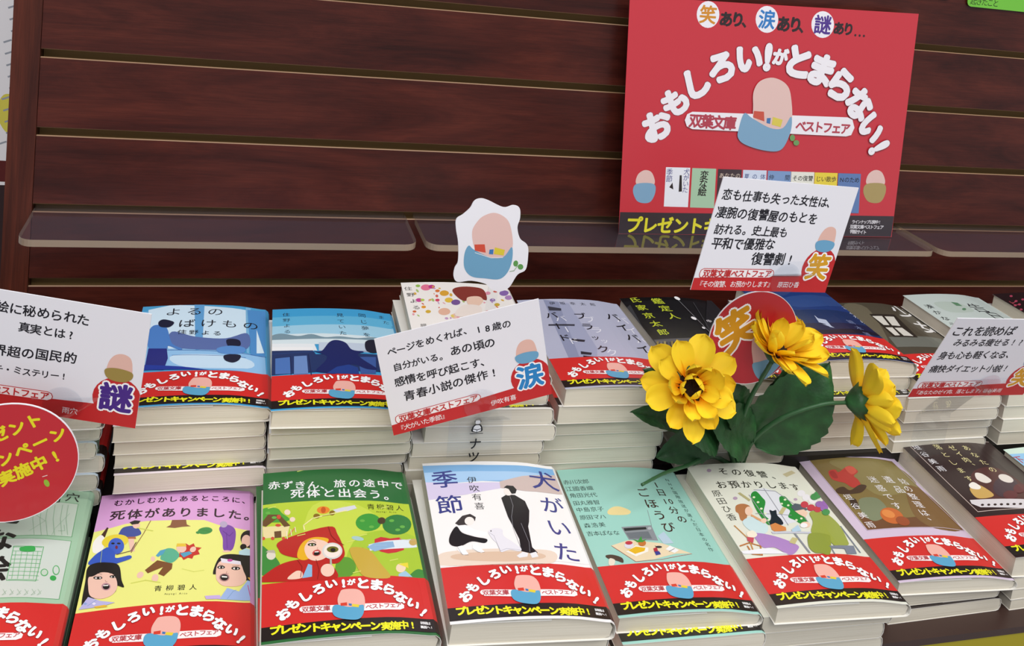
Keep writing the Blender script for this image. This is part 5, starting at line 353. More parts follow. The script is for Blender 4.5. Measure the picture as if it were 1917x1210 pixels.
BANDPRINT = art_mesh('band_print', ART['band'], lambda u, v, l: (u*.001, v*.001, (zb(u)+.3+l)*.001), M_BANDP, rect=(0, 2, 100, 44), strips=True)
def book(label, x, y, z0, T, yaw, col, band=True, art=None, group=None, flat_=False):
    t = thing('paperback_book', label, 'book', (x, y, z0), yaw, group)
    flat = art is None and flat_
    link('page_block', page_mesh(T, flat), t)
    cv = link('cover', cover_mesh(T, col, flat), t)
    if art:
        me = CACHE.get(('a', art)) or art_mesh('cover_print', ART[art], conf_book, M_PRINT, rect=(0, 0, 100, 148), strips=True)
        CACHE[('a', art)] = me; link('cover_print', me, cv, (0, 0, T*.001))
    if band:
        b = link('band', band_mesh(T, flat), t); b['label'] = 'red paper band with a black strip of yellow lettering'
        link('band_print', FLATPRINT if flat else BANDPRINT, b, (0, 0, T*.001))
    return t
ORD = ['top', 'second', 'third', 'fourth', 'fifth', 'sixth', 'seventh', 'eighth', 'ninth']
def pile(key, desc, ths, yaw_top=None, low_y=None, jit=(), covers=None, base=None, lowband=True, topband=True):
    # ths: thickness list from the top down
    x, y, z, yaw = POSE[key]; zz = z; total = len(ths)
    for i, T in enumerate(ths):
        zz2 = zz - T*.001 - .0005
        if i == 0:
            book(desc[0], x, y, zz - T*.001, T, yaw, covers[0], topband, key if key in ART else None, desc[2])
        else:
            jx, jy, jr = jit[i-1] if i-1 < len(jit) else (R.uniform(-.0025, .002), R.uniform(-.003, .003), R.uniform(-.012, .012))
            yy = (low_y if low_y is not None else y) + jy
            pos = 'bottom' if i == total-1 else ORD[i] + ' from the top'
            bd = (i in lowband) if isinstance(lowband, (set, list, tuple)) else lowband
            book('%s paperback in the pile under the %s cover' % (pos, desc[1]), x + jx, yy, zz - T*.001, T, jr + yaw*.5, covers[1], bd, None, desc[2], True)
        zz -= T*.001 + bool(i < total-1)*.0
POSE = {'A': (-0.1537, -0.2816, 0.0147, 0.0), 'B': (-0.0462, -0.2861, 0.0085, -0.005), 'C': (0.0577, -0.2987, 0.028, -0.0287), 'D': (0.1652, -0.3013, 0.0313, -0.0762), 'E': (0.284, -0.283, 0.006, -0.058), 'F': (0.3933, -0.2935, 0.0108, -0.0542), 'G': (0.5161, -0.2657, -0.0059, -0.0579), 'Q': (0.6199, -0.2652, 0.0049, -0.0603), 'R': (0.7295, -0.2888, 0.0049, 0.0), 'H': (-0.0383, -0.1425, 0.0766, -0.0092), 'I': (0.0622, -0.1618, 0.0832, -0.037), 'J': (0.172, -0.135, 0.095, -0.06), 'K': (0.2852, -0.1463, 0.0831, -0.03), 'L': (0.3982, -0.1302, 0.0765, -0.02), 'M': (0.529, -0.12, 0.0855, -0.032), 'N': (0.6285, -0.1306, 0.0693, -0.0022), 'O': (0.7308, -0.13, 0.0788, -0.0089), 'P': (0.8511, -0.13, 0.0799, 0.0)}

# ------------------------------------------------------------------ the wall
wall = link('wall_back', mesh('wall_back', *box(-.1384, 1.75, .0887, .103, -.2, .80), M_MDF)); wall['kind'] = 'structure'
def slat_mesh(h):
    L0, L1 = -.1384, 1.75; y0, y1, c = .0757, .0885, .0007
    pr = [(y1, 0), (y0 + c, 0), (y0, c), (y0, h - c), (y0 + c, h), (y0 + .0016, h), (y0 + .0022, h - .0105), (y1, h - .0105)]; n = len(pr)
    V = [(x - .8, y, z) for x in (L0, L1) for y, z in pr]
    F = [tuple(range(n)), tuple(range(2*n-1, n-1, -1))] + [(i, (i+1) % n, (i+1) % n + n, i+n) for i in range(n)]
    mi = [0, 0, 2, 1, 0, 1, 1, 2, 2, 2]
    me = mesh('slat', V, F, [M_WOOD, M_LIP, M_MDF], midx=mi); return me
SM = slat_mesh(.0691 - .0068)
for k in range(-3, 10):
    link('slat', SM, wall, (.8 - .8 + 0, 0, .0617 + .0691*k + .0068)).location.x = .8
tr = link('trim_1', mesh('trim_1', *box(-.1608, -.1387, .0745, .11, -.2, .8), M_WOODV)); tr['kind'] = 'structure'
# pale glossy sheet that stands beyond the upright
bk = thing('wall_poster', 'pale glossy poster showing past the left edge of the wooden upright', 'poster', (0, 0, 0), me=mesh('wall_poster', *box(-.60, -.1612, .34, .343, -.35, .75), M_CARD))
it = [['P', '#d9cf58', 1, [372, 440, 378, 462, 392, 458, 396, 430, 384, 418]], ['P', '#5a1f20', 0, [300, 388, 436, 384, 436, 360, 300, 362]], ['P', '#332428', 0, [300, 358, 436, 356, 436, 0, 300, 0]]] + [['L', '#9aa0ac', 2, [376 + (i*7) % 9, 405 + i*13, 383 + (i*7) % 9, 408 + i*13]] for i in range(13)]
link('poster_print', art_mesh('poster_print', it, conf_plane(((-.60, .34, -.30), (1, 0, 0), (0, 0, 1))), M_CARDP), bk)

# ------------------------------------------------------------------ display table and step
tb = thing('display_table', 'dark brown display table with a yellow front under the book piles', 'table', (.5, -.2, -.2))
T0 = (-.5, .2, .2)
link('table_top', mesh('table_top', *box(-.9, 1.75, -.281, .0745, -.0455, -.04), M_BROWN), tb, T0)
link('front_panel', mesh('front_panel', *box(-.9, 1.75, -.2805, -.272, -.60, -.0458), M_YEL), tb, T0)
st = thing('step_riser', 'low black step that raises the back row of book piles', 'step', (.5, -.03, -.04), me=mesh('step_riser', [(a-.5, b+.03, c+.04) for a, b, c in box(-.9, 1.75, -.1265, .0740, -.0398, -.0003)[0]], box(0, 1, 0, 1, 0, 1)[1], M_BLACK))

# ------------------------------------------------------------------ acrylic shelves on the wall
def shelf(x0, x1, label):
    yf, yb, z1, th, r = .0105, .0880, .1325, .0060, .012
    out = [(x0, yb), (x0, yf + r)] + [(x0 + r - r*math.cos(a), yf + r - r*math.sin(a)) for a in [math.pi/2*i/6 for i in range(1, 7)]]
    out += [(x1 - r + r*math.sin(a), yf + r - r*math.cos(a)) for a in [math.pi/2*i/6 for i in range(0, 7)]] + [(x1, yb)]
    cx = (x0+x1)/2; n = len(out)
    V = [(x-cx, y, z) for z in (z1, z1-th) for x, y in out]
    F = [tuple(range(n)), tuple(range(2*n-1, n-1, -1))] + [(i, i+n, (i+1) % n + n, (i+1) % n) for i in range(n)]
    thing('acrylic_shelf', label, 'shelf', (cx, 0, 0), group='clear acrylic shelves on the slatted wall', me=mesh('acrylic_shelf', V, F, [M_ACR, M_EDGE], midx=[0, 0] + [1]*n))
shelf(-.1375, .1925, 'clear acrylic shelf with a rounded front, leftmost and empty')
shelf(.2015, .7590, 'long clear acrylic shelf carrying the red poster, the middle one')
shelf(.7660, 1.32, 'clear acrylic shelf at the right edge, right of the red poster')

# ------------------------------------------------------------------ book piles
F_ = 'paperbacks in the front row piles'; B_ = 'paperbacks in the back row piles'
J0 = (0, 0, 0)
pile('A', ('pale green paperback with a large black title and framed green sketches', 'pale green', F_), [14, 13.6, 13.5, 13.6], covers=('#a5c9ab', '#a5c9ab'), low_y=-.2785)
pile('B', ('pink and yellow paperback with wide-eyed painted figures around a fallen man', 'pink and yellow', F_), [12.3, 12, 12, 12.2], covers=('#dba3d8', '#dba3d8'), low_y=-.2785)
pile('C', ('green paperback showing a red-hooded girl with a magnifying glass', 'green red-hood', F_), [13.5, 13.5, 13.5, 13.5, 14], covers=('#2c6b38', '#2c6b38'), low_y=-.293)
pile('D', ('white paperback with a man in black, a crouching girl and white dog', 'white dog-and-students', F_), [15, 14.5, 14, 14, 13.8], covers=('#f4f2f2', '#f0eee8'), low_y=-.298, lowband=(2, 4))
pile('E', ('mint green paperback with a grey radio on an open book', 'mint radio', F_), [11.5, 11.5, 11.5, 11.5], covers=('#9fd4c8', '#9fd4c8'), low_y=-.283, jit=[(.001, -.0085, .0), (-.001, 0, 0), (.001, 0, 0)])
pile('F', ('cream paperback with two people dining beside an arched window', 'cream dining couple', F_), [12.6, 12.8, 12.6, 12.8], covers=('#e4e6d8', '#e4e6d8'), low_y=-.2905, jit=[(-.004, .004, 0), (-.008, .005, 0), (-.006, .006, 0)], lowband=())
pile('G', ('lilac-edged paperback with a red rose and orange fruit painting', 'lilac rose painting', F_), [11, 12, 11.1], covers=('#d5c4dc', '#2a2020'), low_y=-.2660, jit=[(-.006, .003, .02), (-.003, .000, .04)], lowband=(2,))
pile('Q', ('black paperback with pale lettering, a cake and dark fruit', 'black cake', F_), [17, 10, 9, 8.9], covers=('#2a191b', '#2a191b'), low_y=-.2660, jit=[(.001, 0, .03), (.003, 0, .05), (.004, 0, .05)], lowband=())
pile('R', ('pale blue-green paperback cut off by the right edge, front row', 'cut-off pale blue', F_), [11.5, 11, 11.2, 11.2], covers=('#cfe6d8', '#cfe6d8'), low_y=-.285)
POSE['S'] = (-.1495, -.146, .0765, .01)
pile('S', ('pale blue-white paperback behind the leftmost handwritten card', 'pale blue-white', B_), [13, 13, 12.5, 13, 12.5, 12.5], covers=('#cfdfee', '#cfdfee'), low_y=-.138, jit=[(-.002, 0, 0), (-.004, -.002, 0), (.001, .002, 0), (-.002, 0, 0), (0, .001, 0)])
pile('H', ('blue paperback with two students in a bright classroom', 'blue classroom', B_), [13, 12.5, 11.5, 11, 14.4, 14.2], covers=('#4a9fd0', '#f0e4ec'), low_y=-.1375, jit=[(-.003, -.0045, .01), (-.002, -.0015, 0), (-.001, -.0005, 0), (.000, -.0075, .012), (.001, .001, 0)], lowband=(4,))
pile('I', ('sky blue paperback with a dark-haired figure seen from behind', 'sky blue rooftop', B_), [13.5, 9.8, 11.5, 12, 12, 12.2, 12.2], covers=('#3fa0d4', '#e8eef4'), low_y=-.140, jit=[(.002, -.014, .005), (.001, -.012, .005), (.003, -.008, .012), (.002, 0, 0), (0, 0, 0), (0, 0, 0)], lowband=())
pile('J', ('white paperback covered in colourful flowers around a sleeping face', 'flower-covered white', B_), [12.5, 12, 13.5, 13, 11.5, 11, 11, 10.5], covers=('#f6f2ee', '#f2efe8'), low_y=-.1475, jit=[(-.003, .004, .0), (.0015, .0, -.01), (.005, -.0005, -.01), (-.003, 0, 0), (-.004, .001, 0), (-.006, 0, .01), (-.004, 0, 0)], topband=False, lowband=(2, 3))
pile('K', ('silver grey paperback with scattered black and white lettering', 'silver grey lettered', B_), [15, 15, 14, 14, 13, 12.1], covers=('#b4b8cf', '#ece9e4'), low_y=-.139, jit=[(-.003, -.0065, .0), (-.004, 0, 0), (-.008, .002, .0), (-.011, .003, 0), (-.012, .004, 0)], lowband=(1,))
pile('L', ('black night-street paperback with yellow-green title letters', 'black night-street', B_), [13, 12.7, 12.7, 12.7, 12.7, 12.7], covers=('#101113', '#eceae4'), low_y=-.133, lowband=(2, 4))
pile('M', ('dark blue night-sea paperback behind the yellow flowers', 'dark blue night', B_), [16, 12.5, 14, 14.5, 14.5, 14], covers=('#16305f', '#eceae4'), low_y=-.122, jit=[(-.004, .001, .0), (-.002, -.009, .0), (-.006, -.002, 0), (-.009, -.001, 0), (-.012, .001, 0)], lowband=(2,))
pile('N', ('olive grey paperback with a pale window and white lettering', 'olive window', B_), [13, 12.5, 11.5, 11, 10.6, 10.7], covers=('#4a463a', '#eceae4'), low_y=-.130, jit=[(-.010, -.005, 0), (-.0105, -.005, 0), (-.010, 0, 0), (-.011, .001, 0), (-.012, 0, 0)], lowband=(1, 2))
pile('O', ('pale grey-green paperback behind the rightmost handwritten card', 'pale grey-green', B_), [12.8, 13.2, 13.2, 13.2, 13.2, 13.2], covers=('#c3d0cc', '#eceae4'), low_y=-.128, jit=[(.006, 0, .0), (.006, 0, .0), (.005, .001, 0), (.006, 0, 0), (.006, .001, 0)], lowband=())
pile('P', ('dark wine-coloured paperback at the right edge, back row', 'dark wine', B_), [13.4, 13.3, 13.3, 13.3, 13.3, 13.3], covers=('#1c1114', '#eceae4'), low_y=-.128, lowband=(2,))

# ------------------------------------------------------------------ cards, discs, cut-out, poster
def strip_mesh(path, w, th=.0008, name='clear_stand', round_top=True):
    V, F = [], []; n = len(path)
    for i, p in enumerate(path):
        a = Vector(path[max(i-1, 0)]); b = Vector(path[min(i+1, n-1)]); d = (b-a).normalized(); sx = Vector((1, 0, 0)); nn = sx.cross(d).normalized()
        if nn.y > 0: nn = -nn
        for s, q in ((-1, 0), (1, 0), (1, 1), (-1, 1)): V.append(tuple(Vector(p) + sx*(s*w/2) - nn*(q*th)))
    for i in range(n-1):
        for j in range(4): F.append((i*4+j, i*4+(j+1) % 4, i*4+4+(j+1) % 4, i*4+4+j))
    F += [(3, 2, 1, 0), (n*4-4, n*4-3, n*4-2, n*4-1)]
    return mesh(name, V, F, M_PET)
def disc_mesh(name, c, r, fr, th, m, n=48):
    o, ax, az = fr; return mesh(name, *plate([(c[0] + r*math.cos(2*math.pi*i/n), c[1] + r*math.sin(2*math.pi*i/n)) for i in range(n)], th, fr), m)
CARDS = {'card1': ((-0.14095, -0.16459, 0.10159), (0.97659, -0.19778, -0.08459), (0.06366, -0.10991, 0.9919)), 'card2': ((0.14691, -0.17782, 0.07139), (0.92435, -0.06166, 0.27018), (-0.27468, -0.07899, 0.9217)), 'card3': ((0.32818, -0.23073, 0.20565), (0.98904, 0.12471, -0.07909), (0.08819, -0.06918, 0.9937)), 'card5': ((0.54306, -0.21112, 0.10721), (0.99726, 0.05284, -0.05173), (0.06563, -0.31007, 0.94845))}
W_, H_ = .12, .083
def card(key, label, strip, clip_uv, extra=None):
    fr = CARDS[key]; o, ax, az = (Vector(q) for q in fr)
    t = thing('message_card', label, 'card', tuple(o), group='handwritten cards on clear stands')
    loc = tuple(-o)
    outl = [(0, 0), (W_, 0), (W_, H_), (0, H_)]
    link('card_face', mesh('card_face', *plate(outl, .0006, fr), M_CARD), t, loc)
    link('card_print', art_mesh('card_print', ART[key], conf_plane(fr), M_CARDP, rect=(0, 0, 120, 83)), t, loc)
    s = thing('card_stand', strip[1], 'stand', strip[0][0], group='clear plastic card stands')
    sl = tuple(-Vector(strip[0][0]))
    link('stem_strip', strip_mesh(strip[0], strip[2]), s, sl)
    n = ax.cross(az); n = n*(1 if n.y < 0 else -1); f2 = (tuple(o + n*.0014), fr[1], fr[2])
    link('round_clip', disc_mesh('round_clip', clip_uv, .0125, f2, .0007, M_PET), s, sl)
    return s, sl
card('card1', 'white handwritten card with a purple kanji, leftmost of the cards', ([(-.068, -.1445, .0), (-.068, -.1500, .05), (-.066, -.179, .092), (-.066, -.186, .112)], 'clear plastic stand behind the card with the purple kanji', .040), (.074, .010))
s2, sl2 = card('card2', 'white handwritten card with a blue kanji, tilted up to the right', ([(.2165, -.1510, .0325), (.2150, -.1515, .065), (.2120, -.176, .078), (.2080, -.1810, .104)], 'clear plastic stand with small black print, below the blue kanji card', .042), (.066, .008))
itm = [['T', 'ナ', 10, '#1a1a1c', [0, 12, 0, 12], .02, None, 0, 0, 0], ['T', 'ツ', 10, '#1a1a1c', [0, 1, 0, 1], .02, None, 0, 0, 0], ['E', '#1a1a1c', [0, 30.5, 2.6, 0, 0, 2.6]], ['E', '#f4f4f4', [0, 29.6, 2.0, 0, 0, 1.8]],
       ['P', '#1a1a1c', 1, [-4, 22, -3, 27, 0, 28, 3, 27, 4, 22]], ['P', '#f4f4f4', 1, [-3, 22.5, -2.2, 26.4, 0, 27.2, 2.2, 26.4, 3, 22.5]], ['P', '#1a1a1c', 0, [-3.6, 24.6, 0, 23.6, 3.6, 24.6, 3.6, 22, 0, 21, -3.6, 22]], ['P', '#f4f4f4', 0, [-3.1, 24, 0, 23, 3.1, 24, 3.1, 22.5, 0, 21.5, -3.1, 22.5]], ['L', '#1a1a1c', .5, [-5, 20.2, 5, 20.2]], ['L', '#1a1a1c', .4, [0, 21, 0, 23.4]]]
link('stand_print', art_mesh('stand_print', itm, conf_plane(((.2160, -.1520, .0325), (1, 0, 0), (0, 0, 1))), M_CARDP), s2, sl2)
card('card3', 'white handwritten card with an orange kanji, in front of the red poster', ([(.4470, -.1250, .0775), (.4470, -.1270, .178), (.4300, -.1850, .2040), (.4080, -.2285, .2140), (.4070, -.2300, .226)], 'clear plastic stand under the orange kanji card by the poster', .040), (.078, .010))
card('card5', 'white handwritten card with an orange kanji at the right edge', ([(.640, -.1435, .0), (.634, -.150, .05), (.619, -.185, .09), (.6160, -.2105, .108), (.6160, -.2150, .122)], 'clear plastic stand of the rightmost handwritten card', .036), (.072, .012))
def disc(key, label, c, r, fr, path, slabel):
    t = thing('round_card', label, 'card', fr[0])
    loc = tuple(-Vector(fr[0])); link('disc_face', disc_mesh('disc_face', (0, 0), 0, fr, 0, M_DISC2) if 0 else disc_mesh('disc_face', c, r, fr, .0008, M_DISC2), t, loc)
    link('disc_print', art_mesh('disc_print', ART[key], conf_plane(fr), M_CARDP), t, loc)
    link('rim', mesh('rim', *ring(c, r, fr), M_CARD), t, loc)
    s = thing('card_stand', slabel, 'stand', path[0], group='clear plastic card stands')
    link('stem_strip', strip_mesh(path, .022), s, tuple(-Vector(path[0])))
def ring(c, r, fr, n=64):
    o, ax, az = (Vector(q) for q in fr); V = []
    for i in range(n):
        a = 2*math.pi*i/n
        for rr, d in ((r, .0), (r + .0005, .0), (r + .0005, .0009), (r, .0009)): V.append(tuple(o + ax*(c[0] + rr*math.cos(a)) + az*(c[1] + rr*math.sin(a)) + Vector((0, d, 0))))
    return V, [(i*4+j, i*4+(j+1) % 4, ((i+1) % n)*4+(j+1) % 4, ((i+1) % n)*4+j) for i in range(n) for j in range(4)]
disc('disc1', 'round red card with yellow campaign lettering at the left edge', (.006, -.001), .039, ((-.1, -.2, .08), (1, 0, 0), (0, 0, 1)), [(-.094, -.1415, .0), (-.094, -.160, .030), (-.094, -.1975, .055), (-.094, -.199, .075)], 'clear plastic stand behind the round card with yellow lettering')
disc('disc2', 'round red card with a tilted orange kanji behind the flowers', (-.004, 0), .0385, ((.43, -.17, .136), (1, 0, 0), (0, 0, 1)), [(.4265, -.1450, .0), (.4265, -.1455, .085), (.4265, -.168, .105), (.4265, -.169, .13)], 'clear plastic stand behind the round card with orange kanji')
fr = ((.21, -.14, .195), (1, 0, 0), (0, 0, 1)); cut = ART['cutout']; f = cut[0][3]; outl = [(a*.001, b*.001) for a, b in cr([(f[i], f[i+1]) for i in range(0, len(f), 2)])]
t = thing('die_cut_card', 'die-cut white card with a pink and blue figure above the flower-covered book', 'card', fr[0]); loc = tuple(-Vector(fr[0]))
ar = sum(outl[i-1][0]*outl[i][1] - outl[i][0]*outl[i-1][1] for i in range(len(outl)))
link('card_face', mesh('card_face', *plate(outl if ar > 0 else outl[::-1], .0008, fr), M_CARD), t, loc)
link('card_print', art_mesh('card_print', cut[1:], conf_plane(fr), M_CARDP), t, loc)
s = thing('card_stand', 'thin clear plastic stick that holds up the die-cut card', 'stand', (.219, -.1393, .095), group='clear plastic card stands')
link('stem_strip', strip_mesh([(.219, -.1365, .0945), (.219, -.1375, .13), (.219, -.1388, .165), (.219, -.1390, .19)], .008), s, (-.219, .1393, -.095))
PF = ((0.4031, 0.045, 0.1319), (0.99999, 0.0, 0.00519), (-0.00518, 0.06251, 0.99803)); PQ = [(0.0, 0.0), (324.2, 0.0), (318.4, 246.1), (-17.2, 238.0)]
t = thing('poster', 'large glossy red poster with white arched lettering on the clear shelf', 'poster', PF[0]); loc = tuple(-Vector(PF[0]))
link('poster_sheet', mesh('poster_sheet', *plate([(a*.001, b*.001) for a, b in PQ], .0005, PF), M_POSTS), t, loc)
link('poster_print', art_mesh('poster_print', ART['poster'], conf_plane(PF), M_POSTER, rect=(-16, .3, 323.5, 245)), t, loc)

# small shelf cards at the very top
def rrect(x0, x1, z0, z1, r, sk=0):
    o = []
    for cx, cz, a0 in ((x1-r, z0+r, -90), (x1-r, z1-r, 0), (x0+r, z1-r, 90), (x0+r, z0+r, 180)):
        for i in range(5): a = math.radians(a0 + i*22.5); x = cx + r*math.cos(a); z = cz + r*math.sin(a); o.append((x, z + sk*(x-x0)))
    return o
for (x0, x1, z0, m, lab, sk) in ((.792, .90, .3915, M_GREENC, 'green card with rounded corners at the top right corner', .0), (.700, .770, .3965, M_PINKC, 'pink card at the top edge, right of the red poster', 0), (.640, .695, .3935, M_YELC, 'yellow card at the top edge, above the red poster', 0)):
    fr = ((x0, .0735, z0), (1, 0, 0), (0, -.02, 1)); g = thing('shelf_card', lab, 'card', fr[0], group='small coloured cards along the top')
    link('card_face', mesh('card_face', *plate(rrect(0, x1-x0, 0, .045, .006), .0008, fr), m), g, tuple(-Vector(fr[0])))
    if m is M_GREENC: link('card_print', art_mesh('card_print', [['T', '起きたこと', 9, '#2a3a20', [8, 6.5, 38, 6.5], .0, None, 0, 0, 0]], conf_plane(fr), M_CARDP), g, tuple(-Vector(fr[0])))

# ------------------------------------------------------------------ artificial sunflowers
B0 = Vector((.456, -.137, .0))
bunch = thing('sunflower_bunch', 'bunch of three artificial yellow sunflowers with green leaves', 'flower', tuple(B0))
bl = tuple(-B0)
def bez(pts, n=14):
    # Catmull-Rom through points
    P = [Vector(p) for p in pts]; P = [P[0]*2 - P[1]] + P + [P[-1]*2 - P[-2]]; out = []
    for i in range(1, len(P)-2):
        for j in range(n):
            t = j/n; p0, p1, p2, p3 = P[i-1:i+3]
            out.append(.5*(2*p1 + (p2-p0)*t + (2*p0-5*p1+4*p2-p3)*t*t + (3*p1-p0-3*p2+p3)*t**3))
    return out + [P[-2]]
def tube(pts, r0, r1, seg=8):
    V, F = [], []; n = len(pts); up = Vector((.3, .9, .1))
    for i, p in enumerate(pts):
        d = (pts[min(i+1, n-1)] - pts[max(i-1, 0)]).normalized(); a = d.cross(up).normalized(); b = d.cross(a); r = r0 + (r1-r0)*i/(n-1)
        r *= 1 + .12*(i % 7 == 0)
        for j in range(seg): t = 2*math.pi*j/seg; V.append(tuple(p + a*(r*math.cos(t)) + b*(r*math.sin(t))))
    F = [(i*seg+j, i*seg+(j+1) % seg, (i+1)*seg+(j+1) % seg, (i+1)*seg+j) for i in range(n-1) for j in range(seg)]
    F += [tuple(range(seg-1, -1, -1)), tuple(range((n-1)*seg, n*seg))]
    return V, F
def stem(pts, r0=.0022, r1=.0016):
    return link('stem', mesh('stem', *tube(bez(pts), r0, r1), M_STEM, smooth=True), bunch, bl)
def petal_mesh(L, W, cup, curl, seed, tw=0):
    q = random.Random(seed); nu, nv = 9, 12; V, F, C = [], [], []; c0, c1, c2 = lin('#ee8c10'), lin('#f8bd1a'), lin('#fad62c'); ph = q.uniform(0, 6)
    for j in range(nv+1):
        t = j/nv; wd = W*1.28*(.26 + .74*math.sin(math.pi*min(t*.70+.06, 1)))*(1 if t < .72 else math.sqrt(max(0, 1-((t-.72)/.28)**2))*.96 + .04)
        for i in range(nu+1):
            s = i/nu*2-1; y = t*L - (.02*L*math.cos(s*9+ph) if t > .9 else 0)
            z = cup*(s*s)*W*.9*(1-.4*t) + curl*L*t*t + .012*L*math.cos(s*7.5+ph)*(t**.5) + tw*s*W*t
            V.append((s*wd*(1-.1*cup), y, z))
            k = min(1, t*2.5)**.8
            a, b, m = (c0, c1, k*2) if k < .5 else (c1, c2, k*2-1); C.append(tuple(a[d]*(1-m) + b[d]*m for d in range(3)) + (1,))
    k = nu+1; F = [(j*k+i, j*k+i+1, j*k+k+i+1, j*k+k+i) for j in range(nv) for i in range(nu)]
    return mesh('petal', V, F, M_PETAL, cols=C, smooth=True)
PET = [petal_mesh(.030, .0078, .55, .10, 1), petal_mesh(.031, .0086, .35, -.10, 2, .2), petal_mesh(.027, .0072, .9, .22, 3, -.2), petal_mesh(.033, .0080, .5, -.18, 4, .1), petal_mesh(.024, .0070, 1.0, .35, 5)]
def head(c, axis, rings, roll, scale=1.0, disc_r=.011):
    c = Vector(c); ax = Vector(axis).normalized(); q0 = ax.to_track_quat('Z', 'Y')
    h = bpy.data.objects.new('flower_head', None); COL.objects.link(h); h.parent = bunch; h.location = tuple(c - B0); h.rotation_mode = 'QUATERNION'; h.rotation_quaternion = q0
    # disc: a domed, bumpy centre
    V, F = [(0, 0, .0042)], []; nr, ns = 6, 20; rr = random.Random(3)
    for i in range(1, nr+1):
        for j in range(ns): a = 2*math.pi*(j + .5*(i % 2))/ns; r = disc_r*i/nr; V.append((r*math.cos(a), r*math.sin(a), .0042*math.cos(i/nr*1.4) + rr.uniform(-.0006, .0008)))
    F += [(0, 1+j, 1+(j+1) % ns) for j in range(ns)] + [(1+(i-1)*ns+j, 1+i*ns+j, 1+i*ns+(j+1) % ns, 1+(i-1)*ns+(j+1) % ns) for i in range(1, nr) for j in range(ns)]
    d = link('flower_centre', mesh('flower_centre', V, F, M_DISC), h)
    # calyx: cone with sepals behind
    V, F = [], []
    for i, (r, z) in enumerate([(.0025, -.010), (.005, -.0085), (.0095, -.004), (.0125, .0), (.0105, .0008)]):
        for j in range(18): a = 2*math.pi*j/18; k = r*(1.25 if (i == 3 and j % 2) else 1); V.append((k*math.cos(a), k*math.sin(a), z + (.003 if i == 3 and j % 2 else 0)))
    F = [(i*18+j, i*18+(j+1) % 18, (i+1)*18+(j+1) % 18, (i+1)*18+j) for i in range(4) for j in range(18)] + [tuple(range(17, -1, -1))]
    link('calyx', mesh('calyx', V, F, M_LEAF, smooth=True), h)
    rq = random.Random(roll)
    for n, tilt, r0, sc in rings:
        off = rq.uniform(0, 6)
        for i in range(n):
            a = off + 2*math.pi*i/n + rq.uniform(-.12, .12); p = link('petal', PET[rq.randrange(5)], h)
            tl = math.radians(tilt + rq.uniform(-14, 14)); s = scale*sc*rq.uniform(.88, 1.08)
            p.matrix_local = Matrix.Rotation(a, 4, 'Z') @ Matrix.Translation((0, r0, 0)) @ Matrix.Rotation(tl, 4, 'X') @ Matrix.Rotation(rq.uniform(-.35, .35), 4, 'Y') @ Matrix.Diagonal((s, s, s, 1))
    return h
head((.3705, -.183, .1040), (-.22, -.80, .42), [(11, 12, .009, 1.12), (9, 38, .009, 1.0), (6, 70, .008, .80)], 5, .84)
head((.4400, -.182, .1320), (.14, -.34, .93), [(11, 28, .009, 1.12), (9, 46, .0085, 1.05), (6, 64, .007, .9)], 11, .86)
head((.5345, -.170, .0780), (.95, -.22, .10), [(11, 22, .009, 1.18), (10, 42, .0085, 1.05), (8, 58, .007, .9)], 21, .88)
stem([(.456, -.137, .0), (.447, -.142, .03), (.441, -.158, .075), (.4385, -.178, .116), (.4388, -.1800, .121)])
stem([(.459, -.137, .0), (.4600, -.145, .030), (.474, -.158, .058), (.502, -.166, .074), (.5240, -.168, .0765)])
stem([(.453, -.137, .0), (.444, -.142, .016), (.430, -.150, .036), (.400, -.165, .078), (.3745, -.1740, .0950)])
stem([(.455, -.137, .0), (.447, -.141, .022), (.438, -.146, .036), (.428, -.148, .040)], .0022, .0014)
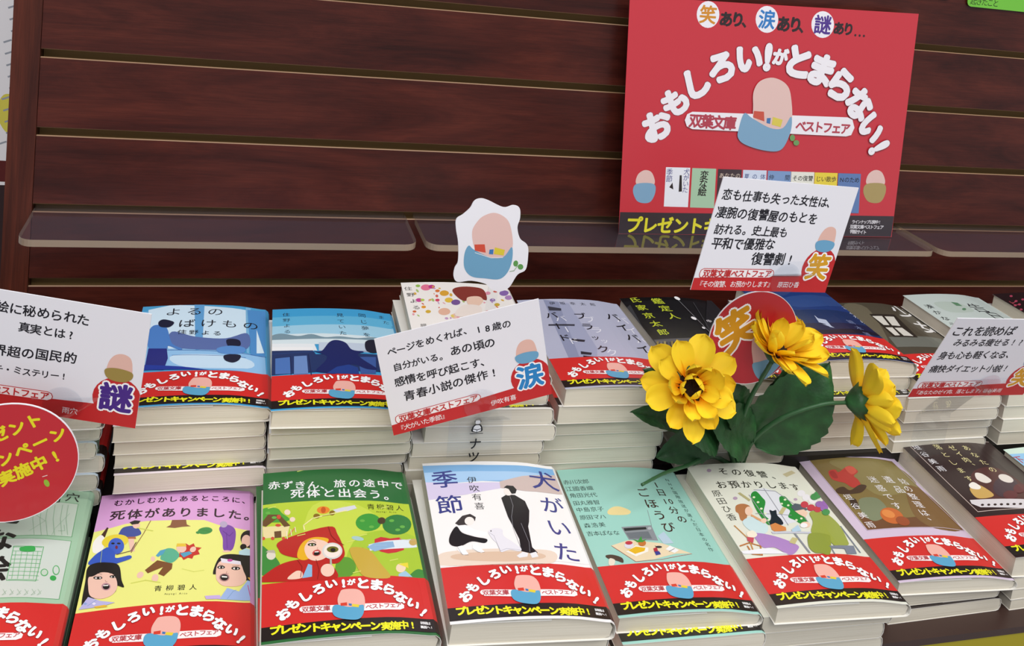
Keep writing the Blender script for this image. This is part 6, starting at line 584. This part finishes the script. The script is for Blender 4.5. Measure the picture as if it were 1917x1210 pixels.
stem([(.450, -.137, .003), (.425, -.141, .0150), (.394, -.158, .020), (.362, -.180, .031), (.3330, -.2000, .0375)], .0020, .0011)
def leaf(base, tip, width, normal, fold=.25, sag=.12, teeth=9, waves=.03, power=.75, name='leaf'):
    b = Vector(base); d = Vector(tip) - b; L = d.length; y = d.normalized(); n = Vector(normal); n = (n - y*n.dot(y)).normalized(); x = y.cross(n)
    nv, nu = teeth*4, 4; V, F = [], []
    for j in range(nv+1):
        t = j/nv; w0 = width/2*(math.sin(math.pi*min(1, t**power)))**.8 if 0 < t < 1 else 0; tooth = 1 + .09*(((t*teeth) % 1) - .5)
        for i in range(-nu, nu+1):
            s = i/nu; ww = w0*s*(tooth if abs(i) == nu else 1); z = fold*abs(ww) - sag*L*(t-.5)**2*4*.5 + waves*L*math.sin(t*9 + s*2)*abs(s)
            vein = -.0012 if i == 0 else (.0007*math.cos((t*8 - abs(s)*2)*2*math.pi))*(abs(s) < .95)
            V.append(tuple(b + y*(t*L) + x*ww + n*(z + vein)))
    k = 2*nu+1; F = [(j*k+i, j*k+i+1, j*k+k+i+1, j*k+k+i) for j in range(nv) for i in range(2*nu)]
    return link(name, mesh(name, V, F, M_LEAF, smooth=True), bunch, bl)
leaf((.4650, -.146, .022), (.5130, -.158, .104), .066, (-.25, -.93, .1), fold=.16)
leaf((.4740, -.142, .060), (.5040, -.144, .105), .034, (.1, -.9, .3), fold=.2, teeth=7)
leaf((.4294, -.1425, .0400), (.3745, -.1440, .0180), .036, (-.05, -.97, .2), fold=.12, sag=.04, waves=.015)
leaf((.4581, -.153, .0331), (.4017, -.166, .0710), .044, (.3, -.88, .38), fold=.2)
leaf((.4439, -.152, .0502), (.4147, -.160, .0931), .034, (.3, -.92, .2), fold=.2, teeth=7)
leaf((.3740, -.166, .0880), (.3370, -.171, .1110), .028, (-.2, -.9, .4), fold=.2, teeth=7)
leaf((.3820, -.164, .0600), (.3343, -.166, .0755), .020, (-.1, -.6, .8), fold=.25, teeth=7)
leaf((.4240, -.156, .0430), (.3800, -.166, .0620), .036, (0, -.8, .6), fold=.2, teeth=8)
